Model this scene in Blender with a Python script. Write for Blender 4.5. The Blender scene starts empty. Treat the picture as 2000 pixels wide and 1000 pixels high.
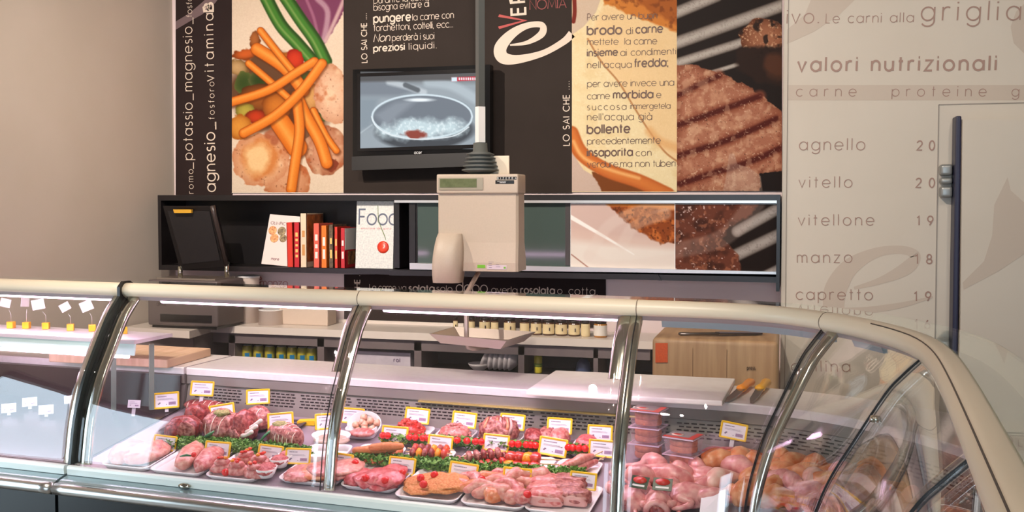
import bpy, bmesh, math, random
import numpy as np
from mathutils import Vector, Matrix, noise as mnoise
R = math.radians
scene = bpy.context.scene
COL = scene.collection
# ---------------------------------------------------------------- camera
EYE = 1.53; F = 2000.0; H0 = 388.0; PITCH = R(2.2); YAW = R(15.3)
PPY = H0 + F*math.tan(PITCH)
cd = bpy.data.cameras.new('camera'); cam = bpy.data.objects.new('camera', cd); COL.objects.link(cam)
cam.location = (0, 0, EYE); cam.rotation_euler = (R(90)-PITCH, 0, YAW)
cd.sensor_width = 36; cd.lens = 36; cd.shift_y = -(500-PPY)/2000; cd.clip_start = .02
scene.camera = cam
# ---------------------------------------------------------------- world, lights, exposure
W = bpy.data.worlds.new('street_daylight'); scene.world = W; W.use_nodes = True
W.node_tree.nodes['Background'].inputs[0].default_value = (.68, .85, 1, 1)
W.node_tree.nodes['Background'].inputs[1].default_value = 7.0
scene.view_settings.view_transform = 'Standard'; scene.view_settings.look = 'None'
scene.view_settings.exposure = 0.0; scene.view_settings.gamma = 1
scene.view_settings.use_curve_mapping = False
scene.cycles.use_denoising = True
scene.cycles.max_bounces = 10; scene.cycles.transparent_max_bounces = 32
scene.cycles.sample_clamp_indirect = 6
def lamp(name, kind, loc, target, power, color, **kw):
    l = bpy.data.lights.new(name, kind); l.energy = power; l.color = color
    for k, v in kw.items(): setattr(l, k, v)
    o = bpy.data.objects.new(name, l); COL.objects.link(o); o.location = loc
    o.rotation_euler = (Vector(target)-Vector(loc)).to_track_quat('-Z', 'Y').to_euler()
    return o
WARM = (1, .87, .75)
for sx, sy, tx, ty, tz, p, sz in [(-2.3, 2.2, -1.9, 4.6, 1.6, 260, 90), (-.6, 2.0, -.3, 4.6, 1.7, 150, 85), (.9, 2.2, 1.3, 4.4, 1.6, 40, 80), (-.9, .7, -1.0, 2.9, .8, 45, 70), (.2, .9, .1, 2.6, .9, 20, 70), (-1.6, 1.8, -3.0, 3.6, 1.4, 150, 90), (-1.2, 1.2, -1.2, 1.1, 0, 60, 120), (1.2, .2, 1.2, .1, 0, 60, 120)]:
    lamp('ceiling_spotlight', 'SPOT', (sx, sy, 2.85), (tx, ty, tz), p, WARM, spot_size=R(sz), spot_blend=1, shadow_soft_size=.02)
po = lamp('shop_window_daylight', 'AREA', (-3.12, 1.65, .78), (0, 1.65, .78), 1, (1, 1, 1), shape='RECTANGLE', size=1.3, size_y=1.36)
po.data.cycles.is_portal = True
po = lamp('shop_window_daylight', 'AREA', (.1, -3.22, 1.5), (.1, 0, 1.5), 1, (1, 1, 1), shape='RECTANGLE', size=2.4, size_y=1.9)
po.data.cycles.is_portal = True
lamp('rail_spotlight', 'SPOT', (-.6, 1.2, 2.85), (-.75, 2.72, 1.24), 100, WARM, spot_size=R(40), spot_blend=1, shadow_soft_size=.02)
# ---------------------------------------------------------------- pixel -> place helpers (frame 2000x1000)
AX = Vector((-math.sin(YAW), math.cos(YAW), 0)); RT = Vector((math.cos(YAW), math.sin(YAW), 0)); E0 = Vector((0, 0, EYE))
def ray(x, y):
    r = (x-1000)/F; u = -(y-PPY)/F
    return RT*r + AX*(math.cos(PITCH)+u*math.sin(PITCH)) + Vector((0, 0, -math.sin(PITCH)+u*math.cos(PITCH)))
TC = R(4.0)
UC = Vector((math.cos(TC), -math.sin(TC), 0)); VC = Vector((math.sin(TC), math.cos(TC), 0))
def CP(u, v, z): return UC*u + VC*v + Vector((0, 0, z))
def onY(x, y, Y): d = ray(x, y); return E0 + d*(Y/d.y)
def onX(x, y, X): d = ray(x, y); return E0 + d*(X/d.x)
def onV(x, y, v): d = ray(x, y); return E0 + d*(v/d.dot(VC))
def onZ(x, y, z): d = ray(x, y); return E0 + d*((z-EYE)/d.z)
DKS = .15; DK0 = .708
def deckz(v): return DK0 + (v-2.48)*DKS
def DK(x, y, h=0):
    d = ray(x, y); s = (DK0+h-DKS*2.48-EYE)/(d.z-DKS*d.dot(VC)); return E0 + d*s
YB, YS, YC = 4.65, 4.42, 4.42     # back wall, wall shelf front, cold-room front
# ---------------------------------------------------------------- mesh builder
def lin(c): 
    c = c/255.0
    return c/12.92 if c <= .04045 else ((c+.055)/1.055)**2.4
def rgb(*c): return tuple(lin(v) for v in c) + (1,)
INV = {}
def inv_of(o):
    return INV.get(o.name, Matrix.Identity(4))
class MB:
    def __init__(s): s.v = []; s.f = []; s.sm = []; s.m = []; s.mi = 0
    def add(s, vs, fs, smooth=False, M=None):
        b = len(s.v)
        for p in vs:
            p = Vector(p)
            s.v.append(M @ p if M is not None else p)
        for f in fs: s.f.append(tuple(i+b for i in f)); s.sm.append(smooth); s.m.append(s.mi)
        return s
    def bm(s, b, M=None, smooth=False):
        b.verts.ensure_lookup_table(); b.verts.index_update()
        s.add([v.co.copy() for v in b.verts], [[v.index for v in f.verts] for f in b.faces], smooth, M); b.free(); return s
    def box(s, c, size, M=None, bev=0, seg=2):
        b = bmesh.new(); bmesh.ops.create_cube(b, size=1)
        for v in b.verts: v.co = Vector((v.co.x*size[0]+c[0], v.co.y*size[1]+c[1], v.co.z*size[2]+c[2]))
        if bev: bmesh.ops.bevel(b, geom=b.edges[:]+b.verts[:], offset=bev, segments=seg, profile=.6, affect='EDGES')
        return s.bm(b, M, bool(bev) and seg > 2)
    def hexa(s, q, off):       # quad q (4 Vectors) extruded by vector off
        q = [Vector(p) for p in q]; off = Vector(off)
        return s.add(q+[p+off for p in q], [(0,1,2,3),(7,6,5,4),(0,4,5,1),(1,5,6,2),(2,6,7,3),(3,7,4,0)])
    def prism(s, poly, off, smooth=False):
        n = len(poly); off = Vector(off); poly = [Vector(p) for p in poly]
        return s.add(poly+[p+off for p in poly], [tuple(range(n)), tuple(range(2*n-1, n-1, -1))]+[(i, (i+n), (i+1) % n+n, (i+1) % n) for i in range(n)], smooth)
    def lathe(s, prof, M=None, n=24, smooth=True):
        vs = []; fs = []
        for r, z in prof:
            for i in range(n): a = 2*math.pi*i/n; vs.append((r*math.cos(a), r*math.sin(a), z))
        for k in range(len(prof)-1):
            for i in range(n): j = (i+1) % n; fs.append((k*n+i, k*n+j, (k+1)*n+j, (k+1)*n+i))
        fs.append(tuple(range(n-1, -1, -1))); fs.append(tuple(range((len(prof)-1)*n, len(prof)*n)))
        return s.add(vs, fs, smooth, M)
    def tube(s, pts, rad, n=8, flat=1.0, smooth=True, cap=True):
        pts = [Vector(p) for p in pts]; m = len(pts)
        rad = rad if isinstance(rad, (list, tuple)) else [rad]*m
        vs = []; fs = []; up0 = Vector((0, 0, 1))
        prev = None
        for i, p in enumerate(pts):
            t = (pts[min(i+1, m-1)]-pts[max(i-1, 0)]).normalized()
            a = prev if prev is not None else (up0 if abs(t.z) < .95 else Vector((1, 0, 0)))
            x = t.cross(a).normalized(); y = x.cross(t).normalized(); prev = y
            for k in range(n):
                an = 2*math.pi*k/n; vs.append(p + x*(rad[i]*math.cos(an)) + y*(rad[i]*flat*math.sin(an)))
        for i in range(m-1):
            for k in range(n): j = (k+1) % n; fs.append((i*n+k, i*n+j, (i+1)*n+j, (i+1)*n+k))
        if cap: fs += [tuple(range(n-1, -1, -1)), tuple(range((m-1)*n, m*n))]
        return s.add(vs, fs, smooth)
    def grid(s, rows, smooth=True, closed=False):   # rows: list of equal lists of points
        nr, nc = len(rows), len(rows[0]); fs = []
        for i in range(nr-1):
            for k in range(nc if closed else nc-1):
                j = (k+1) % nc; fs.append((i*nc+k, i*nc+j, (i+1)*nc+j, (i+1)*nc+k))
        return s.add([p for r in rows for p in r], fs, smooth)
    def build(s, name, mats, parent=None, world=True, origin=None):
        if not isinstance(mats, (list, tuple)): mats = [mats]
        vs = s.v; loc = None
        if parent is not None:
            if world: Mi = inv_of(parent); vs = [Mi @ p for p in vs]
        elif world:
            if origin is None:
                xs = [p.x for p in vs]; ys = [p.y for p in vs]; zs = [p.z for p in vs]
                loc = Vector(((min(xs)+max(xs))/2, (min(ys)+max(ys))/2, min(zs)))
            else: loc = Vector(origin)
            vs = [p-loc for p in vs]
        me = bpy.data.meshes.new(name); me.from_pydata([tuple(p) for p in vs], [], s.f)
        for m in mats: me.materials.append(m)
        me.polygons.foreach_set('use_smooth', s.sm)
        if len(mats) > 1: me.polygons.foreach_set('material_index', s.m)
        me.validate(); me.update()
        b = bmesh.new(); b.from_mesh(me); bmesh.ops.recalc_face_normals(b, faces=b.faces[:]); b.to_mesh(me); b.free()
        o = bpy.data.objects.new(name, me); COL.objects.link(o)
        if loc is not None: o.location = loc; INV[o.name] = Matrix.Translation(loc).inverted()
        if parent is not None:
            o.parent = parent; INV[o.name] = inv_of(parent)
        return o
def tag(o, label=None, cat=None, group=None, kind=None):
    if label: o['label'] = label
    if cat: o['category'] = cat
    if group: o['group'] = group
    if kind: o['kind'] = kind
    return o
def thing(name, label, cat, M, group=None):
    o = bpy.data.objects.new(name, None); COL.objects.link(o); o.empty_display_size = .05
    if not isinstance(M, Matrix): M = Matrix.Translation(Vector(M))
    o.location = M.to_translation(); o.rotation_euler = M.to_euler(); INV[o.name] = M.inverted()
    return tag(o, label, cat, group)
def struct(o): o['kind'] = 'structure'; return o
def copy_tree(o, M=None, parent=None, label=None):
    c = o.copy(); COL.objects.link(c)
    if parent is not None: c.parent = parent
    if M is not None: c.location = M.to_translation(); c.rotation_euler = M.to_euler()
    if label: c['label'] = label
    for ch in KIDS(o): copy_tree(ch, None, c)
    return c
def KIDS(o): return [x for x in list(COL.objects) if x.parent == o]
def TR(p, yaw=0, tilt=0): return Matrix.Translation(Vector(p)) @ Matrix.Rotation(yaw, 4, 'Z') @ Matrix.Rotation(tilt, 4, 'X')
# ---------------------------------------------------------------- materials
MATS = {}
def pm(name, c1, c2=None, scale=20, rough=.5, metal=0, bump=0, spec=.5, coat=0, stretch=None, thr=None, bscale=None, detail=3, trans=0, sss=0, alpha=1):
    if name in MATS: return MATS[name]
    m = bpy.data.materials.new(name); m.use_nodes = True; nt = m.node_tree; N = nt.nodes; L = nt.links
    b = N['Principled BSDF']; b.inputs['Roughness'].default_value = rough; b.inputs['Metallic'].default_value = metal
    b.inputs['Specular IOR Level'].default_value = spec; b.inputs['Coat Weight'].default_value = coat; b.inputs['Coat Roughness'].default_value = .15
    b.inputs['Transmission Weight'].default_value = trans; b.inputs['Alpha'].default_value = alpha
    if sss: b.inputs['Subsurface Weight'].default_value = sss; b.inputs['Subsurface Scale'].default_value = .01; b.inputs['Subsurface Radius'].default_value = (1, .35, .25)
    b.inputs['Base Color'].default_value = rgb(*c1)
    if c2 or bump:
        tc = N.new('ShaderNodeTexCoord'); mp = N.new('ShaderNodeMapping'); L.new(tc.outputs['Object'], mp.inputs[0])
        if stretch: mp.inputs['Scale'].default_value = stretch
        nz = N.new('ShaderNodeTexNoise'); nz.inputs['Scale'].default_value = scale; nz.inputs['Detail'].default_value = detail; L.new(mp.outputs[0], nz.inputs[0])
        if c2:
            cr = N.new('ShaderNodeValToRGB'); e = cr.color_ramp.elements
            e[0].color = rgb(*c1); e[1].color = rgb(*c2); lo, hi = thr or (.35, .65); e[0].position = lo; e[1].position = hi
            L.new(nz.outputs[0], cr.inputs[0]); L.new(cr.outputs[0], b.inputs['Base Color'])
        if bump:
            n2 = nz
            if bscale: n2 = N.new('ShaderNodeTexNoise'); n2.inputs['Scale'].default_value = bscale; L.new(mp.outputs[0], n2.inputs[0])
            bp = N.new('ShaderNodeBump'); bp.inputs['Strength'].default_value = bump; bp.inputs['Distance'].default_value = .004
            L.new(n2.outputs[0], bp.inputs['Height']); L.new(bp.outputs[0], b.inputs['Normal'])
    MATS[name] = m; return m
def em(name, c, strength):
    m = bpy.data.materials.new(name); m.use_nodes = True; N = m.node_tree.nodes; N.clear()
    e = N.new('ShaderNodeEmission'); e.inputs[0].default_value = rgb(*c); e.inputs[1].default_value = strength
    o = N.new('ShaderNodeOutputMaterial'); m.node_tree.links.new(e.outputs[0], o.inputs[0]); return m
def glassmat(name, tint, refl=1.0, base=.045, rough=0.0):
    m = bpy.data.materials.new(name); m.use_nodes = True; nt = m.node_tree; N = nt.nodes; L = nt.links; N.clear()
    t = N.new('ShaderNodeBsdfTransparent'); t.inputs[0].default_value = tuple(tint)+(1,)
    g = N.new('ShaderNodeBsdfGlossy'); g.inputs['Roughness'].default_value = rough; g.inputs[0].default_value = (1, 1, 1, 1)
    lw = N.new('ShaderNodeLayerWeight'); p = N.new('ShaderNodeMath'); p.operation = 'POWER'; p.inputs[1].default_value = 5; L.new(lw.outputs['Facing'], p.inputs[0])
    a = N.new('ShaderNodeMath'); a.operation = 'MULTIPLY_ADD'; a.inputs[1].default_value = (1-base)*refl; a.inputs[2].default_value = base; L.new(p.outputs[0], a.inputs[0])
    mx = N.new('ShaderNodeMixShader'); L.new(a.outputs[0], mx.inputs[0]); L.new(t.outputs[0], mx.inputs[1]); L.new(g.outputs[0], mx.inputs[2])
    o = N.new('ShaderNodeOutputMaterial'); L.new(mx.outputs[0], o.inputs[0]); return m
def vcol_mat(name, rough=.6, emit=0):
    m = bpy.data.materials.new(name); m.use_nodes = True; nt = m.node_tree; N = nt.nodes; b = N['Principled BSDF']; b.inputs['Roughness'].default_value = rough; b.inputs['Specular IOR Level'].default_value = .08
    a = N.new('ShaderNodeVertexColor'); a.layer_name = 'print'
    if emit:
        b.inputs['Base Color'].default_value = (.01, .01, .01, 1); nt.links.new(a.outputs[0], b.inputs['Emission Color']); b.inputs['Emission Strength'].default_value = emit
    else: nt.links.new(a.outputs[0], b.inputs['Base Color'])
    return m
WALL = pm('wall_paint', (196, 184, 170), (200, 188, 175), 3, .7)
PANEL = pm('cold_room_panel', (204, 193, 177), (208, 198, 183), 2, .45)
DARK = pm('dark_brown_print', (50, 42, 38), (53, 45, 41), 5, .6, spec=.08)
DARKP = pm('dark_plum_print', (44, 34, 33), (47, 37, 36), 5, .6, spec=.08)
BLACKW = pm('black_laminate', (24, 20, 21), (28, 24, 25), 30, .35)
STEEL = pm('brushed_steel', (190, 190, 186), (205, 205, 200), 8, .28, 1, stretch=(1, 1, 40))
CHROME = pm('polished_steel', (200, 198, 185), None, rough=.12, metal=1)
ALU = pm('anodised_aluminium', (205, 205, 205), None, rough=.35, metal=.7)
SILL = pm('pale_sill', (226, 234, 228), None, rough=.25, coat=.3)
CREAM = pm('cream_rail', (238, 222, 196), None, rough=.35)
BEIGE = pm('beige_plastic', (192, 174, 156), (195, 177, 159), 200, .45)
WHITE = pm('white_plastic', (236, 233, 230), None, rough=.35)
TRAYW = pm('white_tray', (240, 234, 236), None, rough=.3)
MARBLE = pm('white_worktop', (228, 220, 218), (233, 226, 224), 60, .25)
BOARD = pm('white_cutting_board', (234, 226, 220), (240, 234, 228), 25, .5, bump=.05)
WOOD = pm('pale_beech', (206, 168, 136), (222, 188, 158), 4, .55, stretch=(14, 1, 1), detail=6)
BLOCKW = pm('butcher_block_wood', (176, 138, 100), (200, 163, 122), 3, .5, stretch=(12, 2, .6), detail=6)
GREYP = pm('grey_paint', (150, 143, 140), None, rough=.4)
POLE = pm('dark_grey_pole', (84, 86, 84), None, rough=.4)
RUBBER = pm('grey_rubber', (86, 88, 84), None, rough=.6)
YEL = pm('yellow_plastic', (245, 200, 40), None, rough=.35)
CARD = pm('white_card', (240, 232, 240), None, rough=.5)
INK = pm('grey_ink', (120, 105, 130), None, rough=.7)
TAN = pm('tan_lettering', (160, 128, 114), None, rough=.5)
TANL = pm('pale_tan_print', (195, 180, 164), None, rough=.5)
LET = pm('pale_lettering', (216, 198, 180), None, rough=.5)
BRN = pm('brown_lettering', (92, 62, 48), None, rough=.5)
REDL = pm('red_lettering', (170, 36, 26), None, rough=.5)
GLASS = glassmat('clear_curved_glass', (.985, .99, .985), 1.0, .05)
GLASST = glassmat('top_shelf_glass', (.90, .95, .92), 1.0, .06)
PINKTUBE = em('pink_fluorescent_tube', (255, 208, 246), 14)
# ================================================================ SETTING
XL, XR, YF, ZC = -3.08, 3.4, -3.2, 3.0
def sbox(name, lo, hi, m, bev=0):
    b = MB(); b.box([(a+c)/2 for a, c in zip(lo, hi)], [c-a for a, c in zip(lo, hi)], None, bev); return struct(b.build(name, m))
sbox('floor', (XL-.2, YF-.2, -.1), (XR+.2, YB+.2, 0), pm('grey_floor_tile', (150, 140, 132), (165, 155, 146), 3, .35))
sbox('ceiling', (XL-.2, YF-.2, ZC), (XR+.2, YB+.2, ZC+.1), WALL)
sbox('wall_back', (XL-.2, YB, 0), (XR+.2, YB+.2, ZC), pm('back_wall_paint', (226, 206, 206), (230, 211, 210), 3, .6))
b = MB(); FX0, FX1, FZ0, FZ1 = -1.1, 1.3, .55, 2.45
for lo, hi in [((XL-.2, YF-.2, 0), (FX0, YF, ZC)), ((FX1, YF-.2, 0), (XR+.2, YF, ZC)), ((FX0, YF-.2, 0), (FX1, YF, FZ0)), ((FX0, YF-.2, FZ1), (FX1, YF, ZC))]:
    b.box([(a+c)/2 for a, c in zip(lo, hi)], [c-a for a, c in zip(lo, hi)])
struct(b.build('wall_front', WALL))
sbox('wall_side', (XR, YF, 0), (XR+.2, YB, ZC), WALL)
WY0, WY1, WZ0, WZ1 = 1.0, 2.3, .1, 1.45
b = MB()
for lo, hi in [((XL-.2, YF, 0), (XL, WY0, ZC)), ((XL-.2, WY1, 0), (XL, YB, ZC)), ((XL-.2, WY0, 0), (XL, WY1, WZ0)), ((XL-.2, WY0, WZ1), (XL, WY1, ZC))]:
    b.box([(a+c)/2 for a, c in zip(lo, hi)], [c-a for a, c in zip(lo, hi)])
struct(b.build('wall_left', WALL))
b = MB()
for y in (WY0+.03, WY1-.03): b.box((XL-.08, y, (WZ0+WZ1)/2), (.06, .06, WZ1-WZ0))
for z in (WZ0+.03, WZ1-.03): b.box((XL-.08, (WY0+WY1)/2, z), (.06, WY1-WY0, .06))
struct(b.build('window_1', GREYP))
sbox('street_ground', (-16, -14, -.3), (XL-.25, 14, -.2), pm('street_asphalt', (168, 166, 160), (150, 148, 144), 2, .8))
# cold-room front: a white panel wall standing proud of the back wall
xc0 = onY(1527, 400, YC).x
sbox('wall_right', (xc0, YC, 0), (XR, YB, ZC), PANEL, .004)
b = MB(); p = onY(1537, 300, YC); b.box((p.x, YC-.0015, 1.5), (.003, .003, 3)); wtr = struct(b.build('trim_1', pm('panel_joint', (150, 138, 126), None)))
# cold-room door: leaf with dark gasket, frame line, hinge
b = MB(); b.hexa([onY(1880, 233, 4.30), onY(2150, 233, 4.30), Vector((onY(2150, 233, 4.30).x, 4.30, .02)), Vector((onY(1878, 690, 4.30).x, 4.30, .02))], (0, .12, 0))
door = struct(b.build('door_1', PANEL))
b = MB(); x0 = onY(1857, 400, YC).x; x1 = onY(1880, 233, 4.30).x; zt = onY(1860, 235, YC).z
b.box(((x0+x1)/2, 4.37, zt/2+.01), (x1-x0, .095, zt), None, .006)
b.build('door_gasket', pm('navy_gasket', (34, 34, 62), None, rough=.4), door)
b = MB(); xf = onY(1832, 300, YC).x; zf = onY(1900, 203, YC).z
b.box((xf, YC-.001, zf/2), (.004, .004, zf)); b.box(((xf+XR)/2, YC-.001, zf), (XR-xf, .004, .004))
b.build('door_frame_seam', pm('seam_grey', (150, 140, 130), None), door)
HG = pm('grey_hinge', (150, 152, 150), None, rough=.35, metal=.4)
pz = [onY(1847, y, YC-.03) for y in (320, 344, 346, 361, 363, 387)]
for k in range(3):
    a, c = pz[2*k], pz[2*k+1]; b = MB()
    b.box(((a.x+c.x)/2, YC-.03, (a.z+c.z)/2), (.045, .055, a.z-c.z-.004), None, .012, 3); b.build('hinge_knuckle', HG, door)
# ================================================================ COUNTER PATH
CPTS = [(-3.6, 2.715), (-3.3, 2.715), (-3.0, 2.715), (-2.5, 2.715), (-2, 2.715), (-1.5, 2.715), (-1.0, 2.715), (-.7, 2.715), (-.5, 2.715), (-.36, 2.712), (-.22, 2.667), (-.09, 2.55), (.01, 2.40), (.082, 2.225), (.110, 2.03), (.118, 1.8), (.120, 1.5), (.120, 1.2), (.120, .95), (.120, .75), (.120, .55)]
def catmull(P, n):
    out = []
    for i in range(1, len(P)-2):
        a, b_, c, d = [Vector(q).to_3d() if len(q) == 2 else Vector(q) for q in (P[i-1], P[i], P[i+1], P[i+2])]
        for k in range(n):
            t = k/n; out.append(.5*((2*b_)+(c-a)*t+(2*a-5*b_+4*c-d)*t*t+(3*b_-a-3*c+d)*t**3))
    out.append(Vector(P[-2]).to_3d() if len(P[-2]) == 2 else Vector(P[-2])); return out
_d = catmull([Vector((a, c, 0)) for a, c in CPTS], 24)
_s = [0.0]
for i in range(1, len(_d)): _s.append(_s[-1]+(_d[i]-_d[i-1]).length)
for _k in range(3):                             # ease the corner
    _q = _d[:]
    for i in range(6, len(_d)-6): _d[i] = sum((_q[i+j] for j in range(-6, 7)), Vector())/13
_s = [0.0]
for i in range(1, len(_d)): _s.append(_s[-1]+(_d[i]-_d[i-1]).length)
_t = []
for i in range(len(_d)):
    lo = i; hi = i
    while lo > 0 and _s[i]-_s[lo] < .13: lo -= 1
    while hi < len(_d)-1 and _s[hi]-_s[i] < .13: hi += 1
    _t.append((_d[hi]-_d[lo]).normalized())
def pathpt(s):
    s = max(0, min(_s[-1]-1e-6, s)); lo, hi = 0, len(_s)-1
    while hi-lo > 1:
        m = (lo+hi)//2
        if _s[m] <= s: lo = m
        else: hi = m
    t = (s-_s[lo])/(_s[hi]-_s[lo]); p = _d[lo].lerp(_d[hi], t)
    tn = _t[lo].lerp(_t[hi], t).normalized()
    return p, tn, Vector((tn.y, -tn.x, 0))       # normal points to the customer
def s_of(u, v): return _s[min(range(len(_d)), key=lambda i: (_d[i].x-u)**2+(_d[i].y-v)**2)]
def PP(s, d, z):
    p, t, n = pathpt(s); q = p+n*d; return CP(q.x, q.y, z)
def samples(a, c, step=.05):
    n = max(1, int(math.ceil((c-a)/step))); return [a+(c-a)*i/n for i in range(n+1)]
def sweep(mb, prof, a, c, step=.05, smooth=False):
    ss = samples(a, c, step); n = len(prof)
    vs = [PP(s, d, z) for s in ss for d, z in prof]; fs = []
    for i in range(len(ss)-1):
        for k in range(n): j = (k+1) % n; fs.append((i*n+k, i*n+j, (i+1)*n+j, (i+1)*n+k))
    fs += [tuple(range(n-1, -1, -1)), tuple(range((len(ss)-1)*n, len(ss)*n))]
    return mb.add(vs, fs, smooth)
def path_d(p):                                  # how far a place lies on the customer's side of the rail line
    u, v = p.dot(UC), p.dot(VC); i = min(range(0, len(_d), 4), key=lambda k: (_d[k].x-u)**2+(_d[k].y-v)**2); q, t, n = _d[i], _t[i], Vector((_t[i].y, -_t[i].x, 0))
    return (u-q.x)*n.x+(v-q.y)*n.y, n
S0, SM, S1, S2 = s_of(-3.235, 2.715), s_of(-2.30, 2.715), s_of(-1.44, 2.715), s_of(-.592, 2.715)
SA, SB, SC, SE = s_of(-.105, 2.57), s_of(.098, 2.15), s_of(.120, 1.35), s_of(.120, .75)
GP = catmull([Vector((d, z, 0)) for d, z in [(-.04, 1.26), (-.002, 1.220), (.036, 1.182), (.067, 1.145), (.131, 1.04), (.166, .98), (.190, .925), (.214, .85), (.228, .77), (.235, .72), (.237, .68)]], 4)
GPN = []
for i, p in enumerate(GP):
    t = (GP[min(i+1, len(GP)-1)]-GP[max(i-1, 0)]).normalized(); GPN.append(Vector((-t.y, t.x, 0)) if -t.y > 0 else Vector((t.y, -t.x, 0)))
def gprof(i, off): q = GP[i]+GPN[i]*off; return (q.x, q.y)
def glass_pane(parent, a, c, name='glass_pane'):
    b = MB(); n = len(GP); prof = [gprof(i, 0) for i in range(n)]+[gprof(i, -.006) for i in range(n-1, -1, -1)]
    sweep(b, prof, a, c, .04, True); return b.build(name, GLASS, parent)
def mullion(parent, s, w=.042, i0=0, i1=None, m=CHROME, name='mullion', off=-.008, th=.016, shift=0):
    b = MB(); idx = list(range(i0, i1 or len(GP)))
    rows = []
    for i in idx:
        r = []
        for k in range(7):                          # slightly crowned face
            f = k/6; sx = s+shift+(f-.5)*w; cr = .005*math.sin(math.pi*f)
            d, z = gprof(i, off+cr-.005); r.append(PP(sx, d, z))
        for k in (1, 0):
            d, z = gprof(i, off-th); r.append(PP(s+shift+(k-.5)*w, d, z))
        rows.append(r)
    b.grid(rows, True, True); b.add(rows[0], [tuple(range(9))]); b.add(rows[-1], [tuple(range(9))]); return b.build(name, m, parent)
def seam(parent, s, name='seal', w=.0016):
    b = MB(); rows = []
    for i in range(len(GP)):
        rows.append([PP(s-w/2, *gprof(i, .0012)), PP(s+w/2, *gprof(i, .0012)), PP(s+w/2, *gprof(i, -.003)), PP(s-w/2, *gprof(i, -.003))])
    b.grid(rows, False, True); return b.build(name, pm('black_seal', (22, 20, 22), None, rough=.5), parent)
RAILP = [(-.036, 1.250), (-.03, 1.2545), (-.012, 1.256), (-.002, 1.254), (.004, 1.249), (.0105, 1.241), (.0125, 1.232), (.010, 1.222), (.003, 1.214), (-.036, 1.212)]
SILLP = [(.226, .695), (.226, .716), (.256, .723), (.262, .720), (.264, .713), (.262, .695)]
PANP = [(.22, .664), (.22, .694), (.258, .694), (.276, .690), (.292, .686), (.298, .682), (.297, .664)]
BUMP = [(.29, .647), (.29, .682), (.312, .682), (.322, .678), (.328, .669), (.328, .660), (.322, .651), (.312, .647)]
BASEP = [(-.30, .06), (-.30, .66), (.30, .66), (.30, .06)]
RECP = [(-.28, 0), (-.28, .07), (.22, .07), (.22, 0)]
BASEM = pm('dark_base_panel', (22, 26, 28), None, rough=.3)
DECKM = pm('lilac_grey_deck', (150, 136, 146), None, rough=.35)
VENTM = pm('vent_panel', (132, 124, 118), (140, 132, 126), 4, .45)
SLOT = pm('vent_slot_dark', (46, 34, 38), None)
LID = pm('blue_lamp_cover', (176, 206, 216), None, rough=.25, coat=.5)
def case(root, a, c):
    for nm, pr, m, stp, sm in [('rail', RAILP, CREAM, .04, True), ('sill', SILLP, SILL, .04, False), ('kick_panel', PANP, pm('grey_blue_fascia', (158, 176, 180), None, rough=.2, metal=.5), .04, False),
                      ('bumper', BUMP, STEEL, .04, True), ('base', BASEP, BASEM, .06, False), ('plinth', RECP, BASEM, .06, False)]:
        b = MB(); sweep(b, pr, a, c, stp, sm); b.build(nm, m, root)
    b = MB(); sweep(b, [(.224, .69), (.224, deckz(2.491)-.001)]+[(d, deckz(2.715-d)) for d in (.18, 0, -.2, -.335)]+[(-.335, .68)], a, c); b.build('deck', DECKM, root)
    b = MB(); sweep(b, [(-.30, deckz(3.03)-.02), (-.326, .87), (-.318, .874), (-.318, .908), (-.34, .908), (-.34, deckz(3.03)-.02)], a, c); 
    b.mi = 1; rs = random.Random(3)
    s = a+.03; k = 0
    while s < c-.05:
        for r_ in range(5):
            z = .818+r_*.0098; t = (z-(deckz(3.03)-.02))/(.87-deckz(3.03)+.02); d = -.30-.026*t
            if k % 11 != 10: b.hexa([PP(s+.006*(r_ % 2), d+.0012, z), PP(s+.006*(r_ % 2)+.0135, d+.0012, z), PP(s+.006*(r_ % 2)+.0135, d+.0015, z+.0038), PP(s+.006*(r_ % 2), d+.0015, z+.0038)], VC*.004)
        s += .0195; k += 1
    b.build('vent_panel', [VENTM, SLOT], root)
    b = MB(); sweep(b, [(-.036, 1.247), (-.036, 1.2525), (-.135, 1.2525), (-.137, 1.25), (-.135, 1.247)], a, c, .03); b.build('glass_shelf', GLASST, root)
    b = MB(); sweep(b, [(-.012, 1.2125), (-.018, 1.200), (-.11, 1.203), (-.115, 1.2125)], a, c, .04); b.build('lamp_housing', pm('grey_housing', (176, 168, 172), None, rough=.35), root)
    b = MB(); sweep(b, [(-.315, .906), (-.315, .927), (-.318, .931), (-.60, .931), (-.603, .928), (-.603, .906)], a, c, .04); b.build('worktop', MARBLE, root)
def tube_lamp(root, a, c):
    b = MB(); b.tube([PP(s, -.068, 1.197) for s in samples(a, c, .2)], .0095, 10); b.build('lamp_tube', PINKTUBE, root)
    o = lamp('counter_lamp_light', 'AREA', PP((a+c)/2, -.08, 1.18), PP((a+c)/2, -.08+.02, 0), 2.9*(c-a)/.8, (1, .75, .94), shape='RECTANGLE', size=c-a, size_y=.03)
    p, t, n = pathpt((a+c)/2); tw = UC*t.x+VC*t.y; o.rotation_euler = Matrix((tw, Vector((0, 0, 1)).cross(tw), Vector((0, 0, 1)))).transposed().to_euler()
    o.data.spread = R(150)
case_a = thing('display_counter', 'short refrigerated counter section at the left wall, with orange card holders on its shelf', 'display counter', CP(-2.75, 2.7, 0), 'refrigerated counter sections')
case(case_a, S0, SM-.006); glass_pane(case_a, S0, SM-.008)
tube_lamp(case_a, S0+.05, SM-.07)
case_b = thing('display_counter', 'long L-shaped refrigerated meat counter with curved glass front and cream top rail', 'display counter', CP(-1, 2.7, 0), 'refrigerated counter sections')
case(case_b, SM+.006, SE)
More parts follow.
